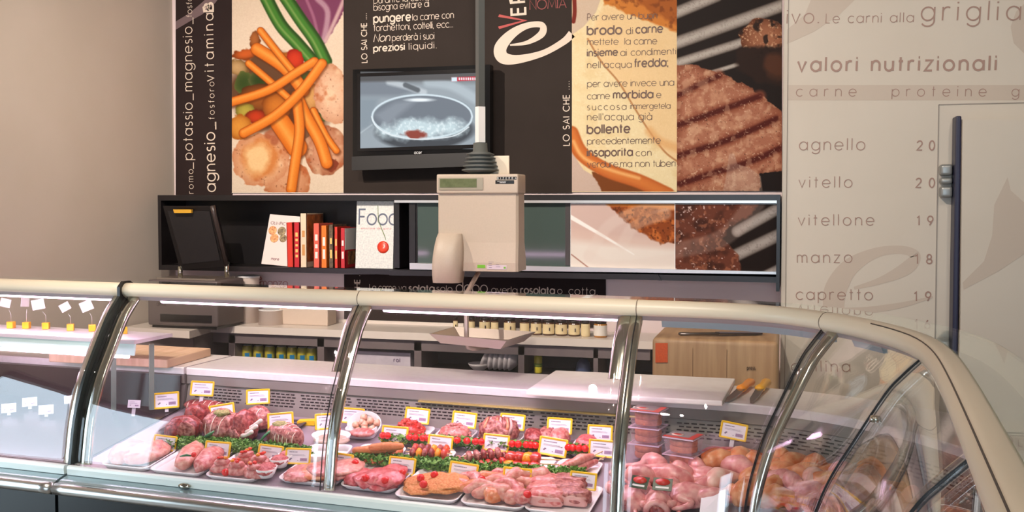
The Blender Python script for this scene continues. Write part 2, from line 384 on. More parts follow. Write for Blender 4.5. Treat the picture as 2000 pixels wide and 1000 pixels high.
for a, c in [(SM+.008, S1), (S1, S2), (S2, SA), (SA, SB), (SB, SC), (SC, SE)]: glass_pane(case_b, a+.0009, c-.0009)
for a, c in [(SM+.1, S1-.05), (S1+.05, S2-.04)]: tube_lamp(case_b, a, c)
for s in (S1, S2, SA, SB, SC): seam(case_b, s)
mullion(case_a, SM, .040, shift=-.027); mullion(case_b, SM, .046, shift=.032)
b = MB(); rows = []
for i in range(len(GP)): rows.append([PP(SM-.005, *gprof(i, .012)), PP(SM+.005, *gprof(i, .012)), PP(SM+.005, *gprof(i, -.03)), PP(SM-.005, *gprof(i, -.03))])
b.grid(rows, False, True); b.build('joint_strip', pm('dark_green_seal', (40, 46, 44), None, rough=.3), case_a)
b = MB(); sweep(b, [(-.05, 1.25), (-.03, 1.262), (.0, 1.262), (.02, 1.245), (.02, 1.205), (-.05, 1.2)], SM-.0055, SM+.0055); b.build('rail_end_cap', pm('black_cap', (28, 26, 26), None, rough=.35), case_a)
for s, sh in ((S1, .019), (S2, -.004), (SA, .020)): mullion(case_b, s, .034, shift=sh)
mullion(case_b, S1, .056, 0, 13, CHROME, 'bracket_plate', -.012, .006, .0); mullion(case_b, S2, .05, 0, 12, CHROME, 'bracket_plate', -.012, .006, -.03)
mullion(case_b, SB, .03, m=glassmat('edge_glass', (.85, .86, .84), 1, .12), shift=.03); mullion(case_b, SC, .03, m=glassmat('edge_glass_b', (.85, .86, .84), 1, .12), shift=.03)
for a, c in ((S2+.06, SA-.01), (SA+.06, SA+.17)):
    b = MB(); sweep(b, [(-.03, 1.209), (-.045, 1.18), (-.055, 1.18), (-.05, 1.209)], a, c); b.build('lamp_cover', LID, case_b)
for s in (S1, S2, SA):                                   # butt joints in the cream rail
    b = MB(); sweep(b, [(d+(.0004 if d > -.03 else 0), z+.0004) for d, z in RAILP], s-.0012, s+.0012); b.build('rail_joint', pm('joint_brown', (120, 100, 80), None), case_b)
b = MB(); sweep(b, [(-.0005, 1.2525), (.0008, 1.2535), (.0022, 1.2520), (.001, 1.2505)], SB-.28, SE); b.build('rail_groove', pm('groove_dark', (70, 62, 56), None), case_b)
b = MB(); q = onV(362, 948, 2.4535); b.lathe([(.0, .012), (.014, .011), (.017, .006), (.018, 0)], Matrix.Translation(q) @ Matrix((UC, Vector((0, 0, 1)), -VC)).transposed().to_4x4() @ Matrix.Diagonal((1.2, .45, 1, 1)), 16); b.build('lock', CHROME, case_b)
b = MB(); q = PP(SB+.05, .09, 1.10); b.lathe([(.0, .012), (.010, .010), (.012, 0)], Matrix.Translation(q), 12); b.build('glass_stud', CHROME, case_b)
b = MB(); sweep(b, [(-.326, .875), (-.31, .873), (-.308, .868), (-.326, .866)], S1+.05, S2); b.build('lamp_glint_strip', pm('lamp_glint_strip', (230, 205, 130), None, rough=.25, metal=.8), case_b)  # added yellow strip imitating the lamps' reflected glint along the vent panel
sk = s_of(onV(374, 780, 3.02).dot(UC), 2.715); DKB = pm('maroon_back', (58, 44, 46), None, rough=.25)
for nm, r_, a, c in (('back_panel', case_a, S0, SM-.006),):
    b = MB(); sweep(b, [(-.285, deckz(3.0)), (-.297, .904), (-.302, .904), (-.292, deckz(3.0))], a, c); b.build(nm, DKB, r_)
b = MB(); sweep(b, [(.21, deckz(2.505)+.002)]+[(d, deckz(2.715-d)+.002) for d in (.18, 0, -.2, -.285)]+[(-.285, deckz(3.0)-.002), (.21, deckz(2.505)-.002)], S0, SM-.006); b.build('deck_mat', DKB, case_a)
for px in (222, 296):
    b = MB(); b.tube([onV(px, 672, 2.93), onV(px, 800, 2.93)], .011, 4, smooth=False); b.build('rear_post', pm('green_grey_post', (150, 170, 160), None, rough=.3, metal=.4), case_a)
# left section: upper shelf
b = MB(); zs = 1.055
a0, a1 = onZ(-60, 640, zs), onZ(180, 660, zs); b.hexa([CP(-3.26, 2.80, zs-.012), CP(-2.32, 2.80, zs-.012), CP(-2.32, 3.0, zs-.012), CP(-3.26, 3.0, zs-.012)], (0, 0, .012)); b.build('upper_shelf', pm('shelf_glass_white', (214, 204, 208), None, rough=.2), case_a)
b = MB(); b.hexa([CP(-3.26, 2.798, zs-.05), CP(-2.32, 2.798, zs-.05), CP(-2.32, 2.806, zs), CP(-3.26, 2.806, zs)], VC*.006); b.build('shelf_lamp_cover', pm('pale_cover', (214, 236, 232), None, rough=.2), case_a)
b = MB(); b.tube([CP(-3.15, 2.82, zs-.058), CP(-2.36, 2.82, zs-.058)], .007, 8); b.build('shelf_lamp_tube', PINKTUBE, case_a)
o = lamp('counter_shelf_light', 'AREA', CP(-2.75, 2.83, zs-.07), CP(-2.75, 2.83, 0), .6, (1, .82, .95), shape='RECTANGLE', size=.8, size_y=.03); o.rotation_euler = (0, 0, -TC)
# ================================================================ STROKE LETTERING (geometric sans)
def A(cx, cy, rx, ry, a0, a1):
    n = max(3, int(abs(a1-a0)/18)); return [(cx+rx*math.cos(R(a0+(a1-a0)*i/n)), cy+ry*math.sin(R(a0+(a1-a0)*i/n))) for i in range(n+1)]
O_ = A(.5, .5, .5, .5, 0, 360); DOT = lambda x, y: [(x-.07, y), (x+.07, y)]
GL = {
'a': ([O_, [(1, 0), (1, 1)]], 1), 'b': ([O_, [(0, 0), (0, 1.42)]], 1), 'c': ([A(.5, .5, .5, .5, 45, 315)], .85), 'd': ([O_, [(1, 0), (1, 1.42)]], 1),
'e': ([A(.5, .5, .5, .5, 0, 320), [(0, .5), (1, .5)]], 1), 'f': ([A(.45, 1.15, .25, .25, 90, 180)+[(.2, 0)], [(0, .95), (.45, .95)]], .45),
'g': ([O_, [(1, 1)]+A(.5, -.02, .5, .42, 0, -150)], 1), 'h': ([[(0, 0), (0, 1.42)], A(.4, .58, .4, .42, 180, 0)+[(.8, 0)]], .8), 'i': ([[(0, 0), (0, 1)], DOT(0, 1.32)], .04),
'l': ([[(0, 0), (0, 1.42)]], .04), 'm': ([[(0, 0), (0, 1)], A(.32, .66, .32, .34, 180, 0)+[(.64, 0)], A(.96, .66, .32, .34, 180, 0)+[(1.28, 0)]], 1.28),
'n': ([[(0, 0), (0, 1)], A(.4, .58, .4, .42, 180, 0)+[(.8, 0)]], .8), 'o': ([O_], 1), 'p': ([O_, [(0, -.42), (0, 1)]], 1), 'q': ([O_, [(1, -.42), (1, 1)]], 1),
'r': ([[(0, 0), (0, 1)], A(.36, .62, .36, .38, 180, 60)], .5), 's': ([A(.3, .74, .27, .26, 40, 270)+A(.3, .25, .3, .25, 90, -140)], .6),
't': ([[(.2, 0), (.2, 1.35)], [(0, .95), (.45, .95)]], .45), 'u': ([[(0, 1)]+A(.4, .42, .4, .42, 180, 360)+[(.8, 1)], [(.8, 0), (.8, 1)]], .8), 'v': ([[(0, 1), (.42, 0), (.84, 1)]], .84),
'z': ([[(0, 1), (.72, 1), (0, 0), (.72, 0)]], .72), '.': ([DOT(.05, .05)], .15), ',': ([[(.08, .1), (0, -.2)]], .12), "'": ([[(.05, 1.42), (.05, 1.05)]], .1), '_': ([[(0, -.15), (1, -.15)]], 1),
';': ([DOT(.05, .9), [(.08, .1), (0, -.2)]], .15), ' ': ([], .4), 'à': ([O_, [(1, 0), (1, 1)], [(.35, 1.5), (.6, 1.2)]], 1),
'A': ([[(0, 0), (.55, 1.42), (1.1, 0)], [(.2, .45), (.9, .45)]], 1.1), 'B': ([[(0, 0), (0, 1.42), (.45, 1.42)]+A(.45, 1.08, .33, .34, 90, -90)+[(0, .74), (.5, .74)]+A(.5, .37, .4, .37, 90, -90)+[(0, 0)]], .9),
'C': ([A(.71, .71, .71, .71, 45, 315)], 1.2), 'D': ([[(0, 0), (0, 1.42), (.4, 1.42)]+A(.4, .71, .7, .71, 90, -90)+[(0, 0)]], 1.1), 'E': ([[(.7, 1.42), (0, 1.42), (0, 0), (.7, 0)], [(0, .74), (.65, .74)]], .7),
'F': ([[(.7, 1.42), (0, 1.42), (0, 0)], [(0, .74), (.6, .74)]], .7), 'H': ([[(0, 0), (0, 1.42)], [(.9, 0), (.9, 1.42)], [(0, .74), (.9, .74)]], .9), 'I': ([[(0, 0), (0, 1.42)]], .04), 'L': ([[(0, 1.42), (0, 0), (.6, 0)]], .6),
'M': ([[(0, 0), (.15, 1.42), (.65, .2), (1.15, 1.42), (1.3, 0)]], 1.3), 'N': ([[(0, 0), (0, 1.42), (.95, 0), (.95, 1.42)]], .95), 'O': ([A(.71, .71, .71, .71, 0, 360)], 1.42),
'P': ([[(0, 0), (0, 1.42), (.4, 1.42)]+A(.4, 1.03, .38, .39, 90, -90)+[(0, .64)]], .78), 'R': ([[(0, 0), (0, 1.42), (.4, 1.42)]+A(.4, 1.03, .38, .39, 90, -90)+[(0, .64)], [(.4, .64), (.8, 0)]], .8),
'S': ([A(.4, 1.05, .36, .37, 40, 270)+A(.4, .36, .4, .36, 90, -140)], .8), 'T': ([[(.4, 0), (.4, 1.42)], [(0, 1.42), (.8, 1.42)]], .8), 'V': ([[(0, 1.42), (.5, 0), (1, 1.42)]], 1),
'Z': ([[(0, 1.42), (.9, 1.42), (0, 0), (.9, 0)]], .9), 'Q': ([A(.71, .71, .71, .71, 0, 360), [(.9, .4), (1.4, -.1)]], 1.42),
'0': ([A(.4, .71, .4, .71, 0, 360)], .8), '1': ([[(.1, 1.15), (.4, 1.42), (.4, 0)]], .5), '2': ([A(.4, 1.02, .38, .4, 170, -30)+[(0, 0), (.8, 0)]], .8), '6': ([A(.4, .44, .4, .44, 0, 360), [(.06, .6), (.5, 1.42)]], .8),
'8': ([A(.4, 1.06, .32, .36, 0, 360), A(.4, .36, .4, .36, 0, 360)], .8), '9': ([A(.4, .98, .4, .44, 0, 360), [(.74, .8), (.3, 0)]], .8)}
def ribbon(mb, pts, w, to):
    pts = [Vector((p[0], p[1], 0)) for p in pts]; closed = (pts[0]-pts[-1]).length < 1e-4; L_, R_ = [], []; n = len(pts)
    for i in range(n):
        a = pts[i-1] if i > 0 else (pts[-2] if closed else None); c = pts[i+1] if i < n-1 else (pts[1] if closed else None)
        t1 = (pts[i]-a).normalized() if a is not None else None; t2 = (c-pts[i]).normalized() if c is not None else None
        if t1 is None: t1 = t2
        if t2 is None: t2 = t1
        n1 = Vector((-t1.y, t1.x, 0)); n2 = Vector((-t2.y, t2.x, 0)); nn = n1+n2
        nn = nn/max(.5, nn.length**2/2) if nn.length > .1 else n1
        if a is None: q = pts[i]-t2*w*.0
        else: q = pts[i]
        L_.append(q+nn*w/2); R_.append(q-nn*w/2)
    mb.add([to(p) for p in L_+R_], [(i, i+1, n+i+1, n+i) for i in range(n-1)])
def lettering(mb, s, p0, p1, xh, w=.13, gap=.22, plane=None, ital=0):
    """text from pixel p0 to p1 along its baseline on a plane; xh = x-height in pixels of the photograph"""
    P0, P1 = plane(*p0), plane(*p1); ex = (P1-P0); Lw = ex.length; ex.normalize()
    dx, dy = p1[0]-p0[0], p1[1]-p0[1]; Lp = math.hypot(dx, dy); up = plane(p0[0]+dy/Lp*xh, p0[1]-dx/Lp*xh)-P0; up = up-ex*up.dot(ex)
    adv = [GL[c][1] for c in s]; tot = sum(adv)
    sx = Lw/Lp*xh; free = Lw/sx-tot; g = free/max(1, len(s)-1); k = 1.0
    gm = gap+max(0, w-.15)*1.1
    if g < gm: k = Lw/sx/(tot+gm*(len(s)-1)); g = gm*k
    x = 0
    for c, a in zip(s, adv):
        for si, st in enumerate(GL[c][0]): ribbon(mb, [(x/k+q[0]+ital*q[1], q[1]) for q in st], w, lambda v: P0+ex*(v.x*k*sx)+up*v.y-Vector((0, .00012*si, 0)))
        x += a*k+g
class LB:                      # one part per line of lettering
    def __init__(s): s.L = []
    def build(s, name, m, parent): return [q.build(name, m, parent) for q in s.L]
_let = lettering
def lettering(mb, *a, **k):
    if isinstance(mb, LB): q = MB(); mb.L.append(q); mb = q
    _let(mb, *a, **k)
def onplane(Y): return lambda x, y: onY(x, y, Y)
# ================================================================ PRINTED PICTURES (painted per vertex in the print itself)
class Canvas:
    def __init__(s, x0, y0, x1, y1, base, step=1.0, k=1.0, ox=0, oy=0):
        s.nx = int((x1-x0)/step)+1; s.ny = int((y1-y0)/step)+1; s.box = (x0, y0, x1, y1)
        xs = np.linspace(x0, x1, s.nx); ys = np.linspace(y0, y1, s.ny); s.PX, s.PY = np.meshgrid(xs, ys)
        s.X = (s.PX-ox)*k; s.Y = (s.PY-oy)*k; s.C = np.ones((s.ny, s.nx, 3))*np.array(base, float)
    def noise(s, sc, seed=0, oct=3, sx=1, sy=1):
        rs = np.random.RandomState(seed); out = np.zeros_like(s.X); amp = 1; tot = 0
        for o in range(oct):
            X, Y = s.X*sx/sc*2**o, s.Y*sy/sc*2**o; xi, yi = np.floor(X).astype(int), np.floor(Y).astype(int); fx, fy = X-xi, Y-yi
            fx, fy = fx*fx*(3-2*fx), fy*fy*(3-2*fy); T = rs.rand(256, 256); g = lambda a, b_: T[a % 256, b_ % 256]
            out += amp*((g(xi, yi)*(1-fx)+g(xi+1, yi)*fx)*(1-fy)+(g(xi, yi+1)*(1-fx)+g(xi+1, yi+1)*fx)*fy); tot += amp; amp *= .5
        return out/tot
    def put(s, m, c):
        c = np.array(c, float) if not isinstance(c, np.ndarray) else c
        m = np.clip(m, 0, 1)[..., None]; s.C = s.C*(1-m)+c*m
    def sd(s, pts):
        d = np.full(s.X.shape, 1e9); ins = np.zeros(s.X.shape, bool); n = len(pts)
        for i in range(n):
            (ax, ay), (bx, by) = pts[i], pts[(i+1) % n]; ex, ey = bx-ax, by-ay; wx, wy = s.X-ax, s.Y-ay
            t = np.clip((wx*ex+wy*ey)/(ex*ex+ey*ey+1e-9), 0, 1); d = np.minimum(d, np.hypot(wx-ex*t, wy-ey*t))
            c = ((ay > s.Y) != (by > s.Y)) & (s.X < (bx-ax)*(s.Y-ay)/(by-ay+1e-9)+ax); ins ^= c
        return np.where(ins, -d, d)
    def poly(s, pts, c, soft=2, wob=0, seed=1, al=1):
        d = s.sd(pts)
        if wob: d = d+(s.noise(wob*2.5, seed)-.5)*wob*2
        m = np.clip(.5-d/soft, 0, 1)*al; s.put(m, c); return d, m
    def ell(s, cx, cy, rx, ry, rot, c, soft=3, wob=0, seed=1, al=1, rim=None):
        a = R(rot); u = (s.X-cx)*math.cos(a)+(s.Y-cy)*math.sin(a); v = -(s.X-cx)*math.sin(a)+(s.Y-cy)*math.cos(a)
        q = np.hypot(u/rx, v/ry); r = (q-1)*min(rx, ry)
        if wob: r = r+(s.noise(wob*2.5, seed)-.5)*wob*2
        m = np.clip(.5-r/soft, 0, 1)*al
        cc = np.array(c, float)
        if rim is not None: t = np.clip(q, 0, 1)[..., None]**2.5; cc = cc*(1-t)+np.array(rim, float)*t
        s.put(m, cc); return m
    def line(s, pts, w, c, soft=2, al=1, rim=None, w1=None):
        pts = catmull([Vector((p[0], p[1], 0)) for p in [pts[0]]+list(pts)+[pts[-1]]], 6) if len(pts) > 2 else [Vector((p[0], p[1], 0)) for p in pts]
        d = np.full(s.X.shape, 1e9); ww = np.full(s.X.shape, float(w)); n = len(pts)-1
        for i in range(n):
            ax, ay, bx, by = pts[i].x, pts[i].y, pts[i+1].x, pts[i+1].y; ex, ey = bx-ax, by-ay
            t = np.clip(((s.X-ax)*ex+(s.Y-ay)*ey)/(ex*ex+ey*ey+1e-9), 0, 1); e = np.hypot(s.X-ax-ex*t, s.Y-ay-ey*t)
            if w1 is not None: ww = np.where(e < d, w+(w1-w)*(i+t)/n, ww)
            d = np.minimum(d, e)
        m = np.clip(.5-(d-ww/2)/soft, 0, 1)*al; cc = np.array(c, float)
        if rim is not None: t = np.clip(d/(ww/2+1e-6), 0, 1)[..., None]**2; cc = cc*(1-t)+np.array(rim, float)*t
        s.put(m, cc); return m
    def mixn(s, m, c, n): s.put(m*n, c)
    def build(s, name, fn, mat, parent=None, gain=1.0, thick=None):
        P = [fn(x, y) for x, y in zip(s.PX.ravel(), s.PY.ravel())]; nx, ny = s.nx, s.ny
        b = MB(); fs = [(j*nx+i, j*nx+i+1, (j+1)*nx+i+1, (j+1)*nx+i) for j in range(ny-1) for i in range(nx-1)]
        b.v = P; b.f = fs; b.sm = [False]*len(fs); b.m = [0]*len(fs)
        o = b.build(name, mat, parent)
        c = np.clip(s.C/255.0, 0, 1).reshape(-1, 3); l = np.where(c <= .04045, c/12.92, ((c+.055)/1.055)**2.4)*gain
        at = o.data.color_attributes.new('print', 'FLOAT_COLOR', 'POINT'); at.data.foreach_set('color', np.concatenate([l, np.ones((len(l), 1))], 1).astype(np.float32).ravel()); return o
PRINT = vcol_mat('printed_picture', .5)
def panel(name, x0, y0, x1, y1, Y, m, label, cat, group=None, t=.006):
    q = [onY(x, y, Y) for x, y in ((x0, y0), (x1, y0), (x1, y1), (x0, y1))]; b = MB(); b.hexa(q, (0, t, 0)); return tag(b.build(name, m), label, cat, group)
YP = YB-.008
G = 'printed wall panels above the shelf'
# --- dark panel with vertical words
pa = panel('wall_panel', 343, -60, 453, 381, YP, DARKP, 'dark plum wall panel with pale mineral names running vertically', 'wall panel', G)
b = LB(); pl = onplane(YP-.001)
lettering(b, 'romo', (378, 378), (377, 331), 8, .12, .2, pl); lettering(b, '_potassio_magnesio_', (376, 330), (375, 34), 13, .12, .2, pl); lettering(b, 'fosforo', (375, 33), (375, -24), 8, .12, .2, pl)
lettering(b, 'agnesio_', (421, 374), (419, 238), 15, .15, .2, pl); lettering(b, '_fosforo', (419, 246), (418, 160), 8, .12, .2, pl); lettering(b, 'vitamina', (418, 158), (416, 26), 13, .14, .2, pl)
b.build('lettering', LET, pa); b = MB(); lettering(b, 'B', (416, 21), (416, 6), 12, .3, .2, pl); b.build('bold_letter', LET, pa)
b = MB(); pts = [(343, 58), (343, 42), (370, 26), (400, 0), (415, -20), (440, -20), (420, 6), (395, 28), (370, 42)]; b.prism([onY(x, y, YP-.0006) for x, y in pts], (0, .0004, 0)); b.build('swoosh_print', pm('plum_swoosh', (110, 90, 92), None), pa)
# --- vegetables picture
pb = panel('food_poster', 453, -40, 671, 377, YP, pm('poster_cream', (236, 220, 200), None), 'tall photo poster of carrot strips and grilled chicken on white', 'poster', G)
c = Canvas(453, -4, 671, 375.5, (236, 218, 196), 1.0, 2.5, 300, 0)
c.put(c.noise(260, 5)*.35, (215, 190, 160))
c.poly([(690, -10), (940, -10), (940, 40), (830, 225), (795, 190), (755, 95), (700, 40)], (122, 62, 96), 6, 8); c.line([(800, -5), (850, 60), (830, 200)], 26, (196, 160, 176), 12, .8); c.line([(745, -5), (780, 80), (800, 160)], 14, (170, 110, 140), 8, .8); c.line([(930, -5), (890, 90), (840, 200)], 18, (214, 180, 180), 10, .9)
for p in ([(545, -20), (620, 120), (700, 210), (770, 290)], [(640, -20), (720, 100), (790, 200), (840, 300)]):
    c.line(p, 64, (40, 74, 30), 6); c.line([(x-4, y) for x, y in p], 42, (66, 128, 48), 14); c.line([(x-12, y-2) for x, y in p], 10, (140, 170, 96), 8, .7)
c.ell(560, 440, 190, 190, 0, (74, 42, 22), 40, 30, 4, .85); c.ell(720, 560, 130, 150, 0, (84, 48, 26), 40, 30, 7, .8)
for cx, cy, rx, ry, ro, col, rim in [(640, 300, 60, 45, 20, (206, 120, 40), (140, 70, 20)), (690, 290, 45, 50, 0, (208, 60, 34), (150, 30, 20)), (450, 262, 60, 26, -10, (206, 96, 40), (130, 60, 24)), (492, 190, 26, 42, 0, (170, 100, 50), (110, 60, 30)), (410, 330, 50, 40, 20, (196, 160, 110), (120, 90, 50)), (440, 405, 46, 58, 10, (52, 74, 34), (90, 100, 50)), (515, 395, 50, 40, 30, (44, 66, 30), (80, 90, 50)), (520, 480, 110, 70, 0, (150, 84, 36), (84, 46, 22)), (450, 545, 50, 46, 20, (182, 166, 70), (110, 104, 40)), (500, 570, 50, 34, 0, (196, 60, 30), (120, 40, 20)), (420, 620, 60, 60, 0, (222, 150, 60), (170, 96, 30)), (600, 520, 70, 70, 0, (206, 120, 44), (130, 66, 24)), (750, 380, 40, 40, 0, (60, 84, 44), (40, 60, 30)), (770, 480, 50, 70, 20, (214, 160, 96), (150, 96, 50)), (820, 575, 30, 22, 0, (70, 100, 50), (50, 70, 40))]: c.ell(cx, cy, rx, ry, ro, col, 5, 10, int(cx), 1, rim)
for cx, cy, rx, ry, ro, col, rim in [(872, 462, 88, 146, -8, (238, 196, 164), (206, 150, 116)), (842, 735, 108, 124, 10, (216, 158, 124), (160, 96, 66)), (652, 880, 116, 96, 0, (222, 164, 124), (186, 116, 76)), (522, 782, 138, 128, 0, (236, 190, 146), (206, 140, 100))]:
    m = c.ell(cx, cy, rx, ry, ro, col, 5, 12, int(cx), 1, rim); n = c.noise(40, int(cy)); c.put(m*np.clip((n-.6)*5, 0, 1)*.6, (180, 84, 40)); c.put(m*np.clip((c.noise(12, int(cx))-.74)*9, 0, 1)*.6, (96, 50, 30)); c.put(m*np.clip((c.noise(50, int(cx)+5)-.58)*4, 0, 1)*.5, (252, 222, 184))
c.ell(522, 770, 84, 96, 15, (206, 116, 50), 30, 24, 5, .75); c.ell(505, 772, 54, 74, 25, (246, 210, 154), 34, 20, 3, .9); c.line([(560, 660), (600, 640), (590, 690)], 40, (170, 92, 60), 12, .8); c.ell(865, 805, 34, 32, 0, (132, 60, 40), 6, 10)
for p, w in [([(620, 600), (660, 660), (700, 720)], 96), ([(505, 240), (640, 330), (730, 440)], 58), ([(522, 150), (610, 262), (690, 360)], 32), ([(465, 310), (560, 390), (660, 480)], 32), ([(380, 498), (560, 440), (700, 352), (785, 300)], 40), ([(780, 540), (840, 660), (892, 735)], 30), ([(700, 470), (740, 560), (810, 690), (845, 795)], 54), ([(700, 500), (712, 640), (690, 800), (672, 924)], 46), ([(440, 650), (590, 566), (720, 446), (822, 310)], 44)]:
    c.line([(x+5, y+7) for x, y in p], w+8, (90, 42, 14), 10, .55); c.line(p, w+5, (150, 66, 16), 3); c.line(p, w, (236, 138, 48), 3, 1, (210, 104, 30)); c.line([(x-w*.15, y-w*.15) for x, y in p], w*.25, (250, 176, 90), w*.3, .7)
c.put(c.noise(5, 9)*.12, (120, 70, 40)); c.build('picture_print', onplane(YP-.0012), PRINT, pb, .84)
# --- dark panel with tips
pc = panel('wall_panel', 671, -60, 1117, 377, YP, DARK, 'wide dark brown wall panel with meat tips and a large pale letter', 'wall panel', G)
b = LB(); bb = LB()
for s_, x0, y0, x1, y1, xh in [('Durante la cottura', 730, 7, 850, -1, 9), ('bisogna evitare di', 730, 21, 838, 13, 9), ('la carne con', 806, 40, 886, 35, 9), ('forchettoni, coltelli, ecc...', 730, 61, 885, 53, 9), ('perderà i suoi', 766, 80, 848, 76, 9), ('liquidi.', 799, 97, 853, 94, 9)]: lettering(b, s_, (x0, y0), (x1, y1), xh, .13, .2, pl)
lettering(b, 'Non', (730, 82), (761, 80), 10.5, .14, .2, pl, .2)
for s_, x0, y0, x1, y1, xh in [('pungere', 730, 44, 802, 40, 11), ('preziosi', 730, 101, 790, 97, 9)]: lettering(bb, s_, (x0, y0), (x1, y1), xh, .27, .2, pl)
lettering(bb, 'LO SAI CHE ....', (717, 122), (716, 26), 7.5, .2, .25, pl); lettering(bb, 'LO SAI CHE ....', (1112, 284), (1112, 158), 8.5, .2, .25, pl)
b.build('tip_lettering', LET, pc); bb.build('bold_lettering', LET, pc)
b = MB(); lettering(b, 'ER', (1026, 27), (1025, -12), 19, .24, .2, pl); b.build('title_lettering', LET, pc)
b = MB(); lettering(b, 'V', (1025, 52), (1025, 28), 36, .22, .2, pl); b.build('red_title_letter', REDL, pc)
b = MB(); lettering(b, 'NOMIA', (1035, 19), (1106, 15), 13, .14, .2, pl); b.build('red_title_word', pm('dull_red_print', (128, 34, 28), None), pc)
def escript(name, pts_out, m, parent, Y): b = MB(); b.prism([onY(x, y, Y) for x, y in pts_out], (0, .0004, 0)); return b.build(name, m, parent)
def estroke(name, pts, ws, m, parent, Y):
    P = catmull([Vector((p[0], p[1], w)) for p, w in zip([pts[0]]+pts+[pts[-1]], [ws[0]]+ws+[ws[-1]])], 8); b = MB(); L_, R_ = [], []
    for i, p in enumerate(P):
        t = (P[min(i+1, len(P)-1)]-P[max(i-1, 0)]); t.z = 0; t.normalize(); L_.append(onY(p.x-t.y*p.z/2, p.y+t.x*p.z/2, Y)); R_.append(onY(p.x+t.y*p.z/2, p.y-t.x*p.z/2, Y))
    n = len(P); b.add(L_+R_, [(i, i+1, n+i+1, n+i) for i in range(n-1)]); return b.build(name, m, parent)
estroke('logo_letter', [(996, 88), (1030, 83), (1058, 66), (1058, 49), (1030, 50), (1000, 66), (978, 92), (982, 112), (1010, 116), (1060, 104), (1100, 82), (1117, 66)], [3, 8, 14, 12, 12, 18, 24, 24, 17, 12, 13, 16], LET, pc, YP-.0012)
# --- bread picture
pd = panel('food_poster', 1117, -40, 1322, 375, YP, pm('poster_bread', (236, 214, 170), None), 'photo poster of sliced bread with brown broth cooking tips over it', 'poster', G)
c = Canvas(1117, -4, 1322, 374, (240, 222, 176), 1.0, 2.5, 1080, 0)
n = c.noise(60, 2); c.put(np.clip((n-.5)*3, 0, 1)*.5, (226, 196, 140)); c.put(np.clip((c.noise(14, 6)-.6)*5, 0, 1)*.35, (250, 240, 206))
c.poly([(170, 190), (230, 300), (320, 400), (400, 530), (470, 640), (540, 740), (615, 800), (620, 120), (400, 60), (250, 30)], (238, 204, 152), 20, 14, 4, .8)
c.poly([(235, -10), (620, -10), (620, 165), (540, 130), (430, 92), (330, 52), (250, 20)], (206, 126, 54), 10, 12, 2); m = c.poly([(380, -10), (620, -10), (620, 120), (520, 80)], (150, 76, 30), 20, 16, 8, .7)[1]
c.put(np.clip((c.noise(24, 12)-.55)*6, 0, 1)*np.clip(1-c.sd([(235, -10), (620, -10), (620, 150), (430, 80)])/10, 0, 1)*.6, (110, 54, 24))
c.line([(170, 190), (235, 300), (320, 400), (400, 530), (470, 640), (545, 740), (610, 790)], 8, (168, 106, 58), 6, .8); c.line([(470, 640), (520, 690), (600, 720)], 40, (226, 170, 110), 24, .7)
c.poly([(90, 740), (150, 830), (220, 870), (260, 945), (90, 945)], (206, 182, 168), 4); c.poly([(190, 840), (330, 860), (500, 945), (240, 945)], (122, 66, 30), 6, 8)
c.line([(90, 650), (140, 750), (260, 830), (420, 885), (560, 950)], 70, (214, 122, 58), 8, 1, (186, 92, 40)); c.line([(100, 690), (150, 770), (270, 826), (420, 870)], 16, (246, 190, 120), 12, .8)
c.poly([(95, -10), (235, -10), (210, 60), (150, 130), (92, 170)], (206, 184, 166), 3, 0, 1, .85)
c.line([(104, -10), (106, 60), (100, 105)], 20, (120, 40, 30), 4)
c.put(c.noise(5, 9)*.1, (150, 100, 60)); c.build('picture_print', onplane(YP-.0012), PRINT, pd, .9)
b = LB(); bb = LB(); pl2 = onplane(YP-.0026)
for s_, x0, y0, x1, y1, xh in [('Per avere un buon', 1147, 40, 1283, 36, 9), ('di', 1223, 67, 1236, 66, 9), ('mettete  la carne', 1147, 88, 1283, 86, 9), ('ai condimenti', 1212, 109, 1320, 106, 9), ("nell'acqua", 1147, 133, 1233, 132, 9), ('per avere invece una', 1147, 170, 1316, 167, 9), ('carne', 1147, 194, 1191, 193, 9), ('e', 1282, 191, 1291, 191, 9), ('succosa', 1147, 215, 1223, 214, 8.5), ('immergetela', 1231, 213, 1309, 212, 8), ("nell'acqua già", 1147, 235, 1273, 234, 9.5), ('precedentemente', 1147, 282, 1290, 280, 9), ('con', 1242, 305, 1272, 304, 9), ('verdure,ma non tuberi', 1147, 327, 1319, 325, 9)]: lettering(b, s_, (x0, y0), (x1, y1), xh, .13, .2, pl2)
for s_, x0, y0, x1, y1, xh in [('brodo', 1147, 68, 1214, 66, 12), ('carne', 1242, 65, 1294, 63, 11), ('insieme', 1147, 110, 1206, 108, 9.5), ('fredda;', 1239, 131, 1305, 129, 11), ('morbida', 1198, 192, 1275, 191, 10.5), ('bollente', 1147, 261, 1230, 259, 12), ('insaporita', 1147, 305, 1235, 304, 10.5)]: lettering(bb, s_, (x0, y0), (x1, y1), xh, .26, .2, pl2)
b.build('tip_lettering', BRN, pd); bb.build('bold_lettering', BRN, pd)
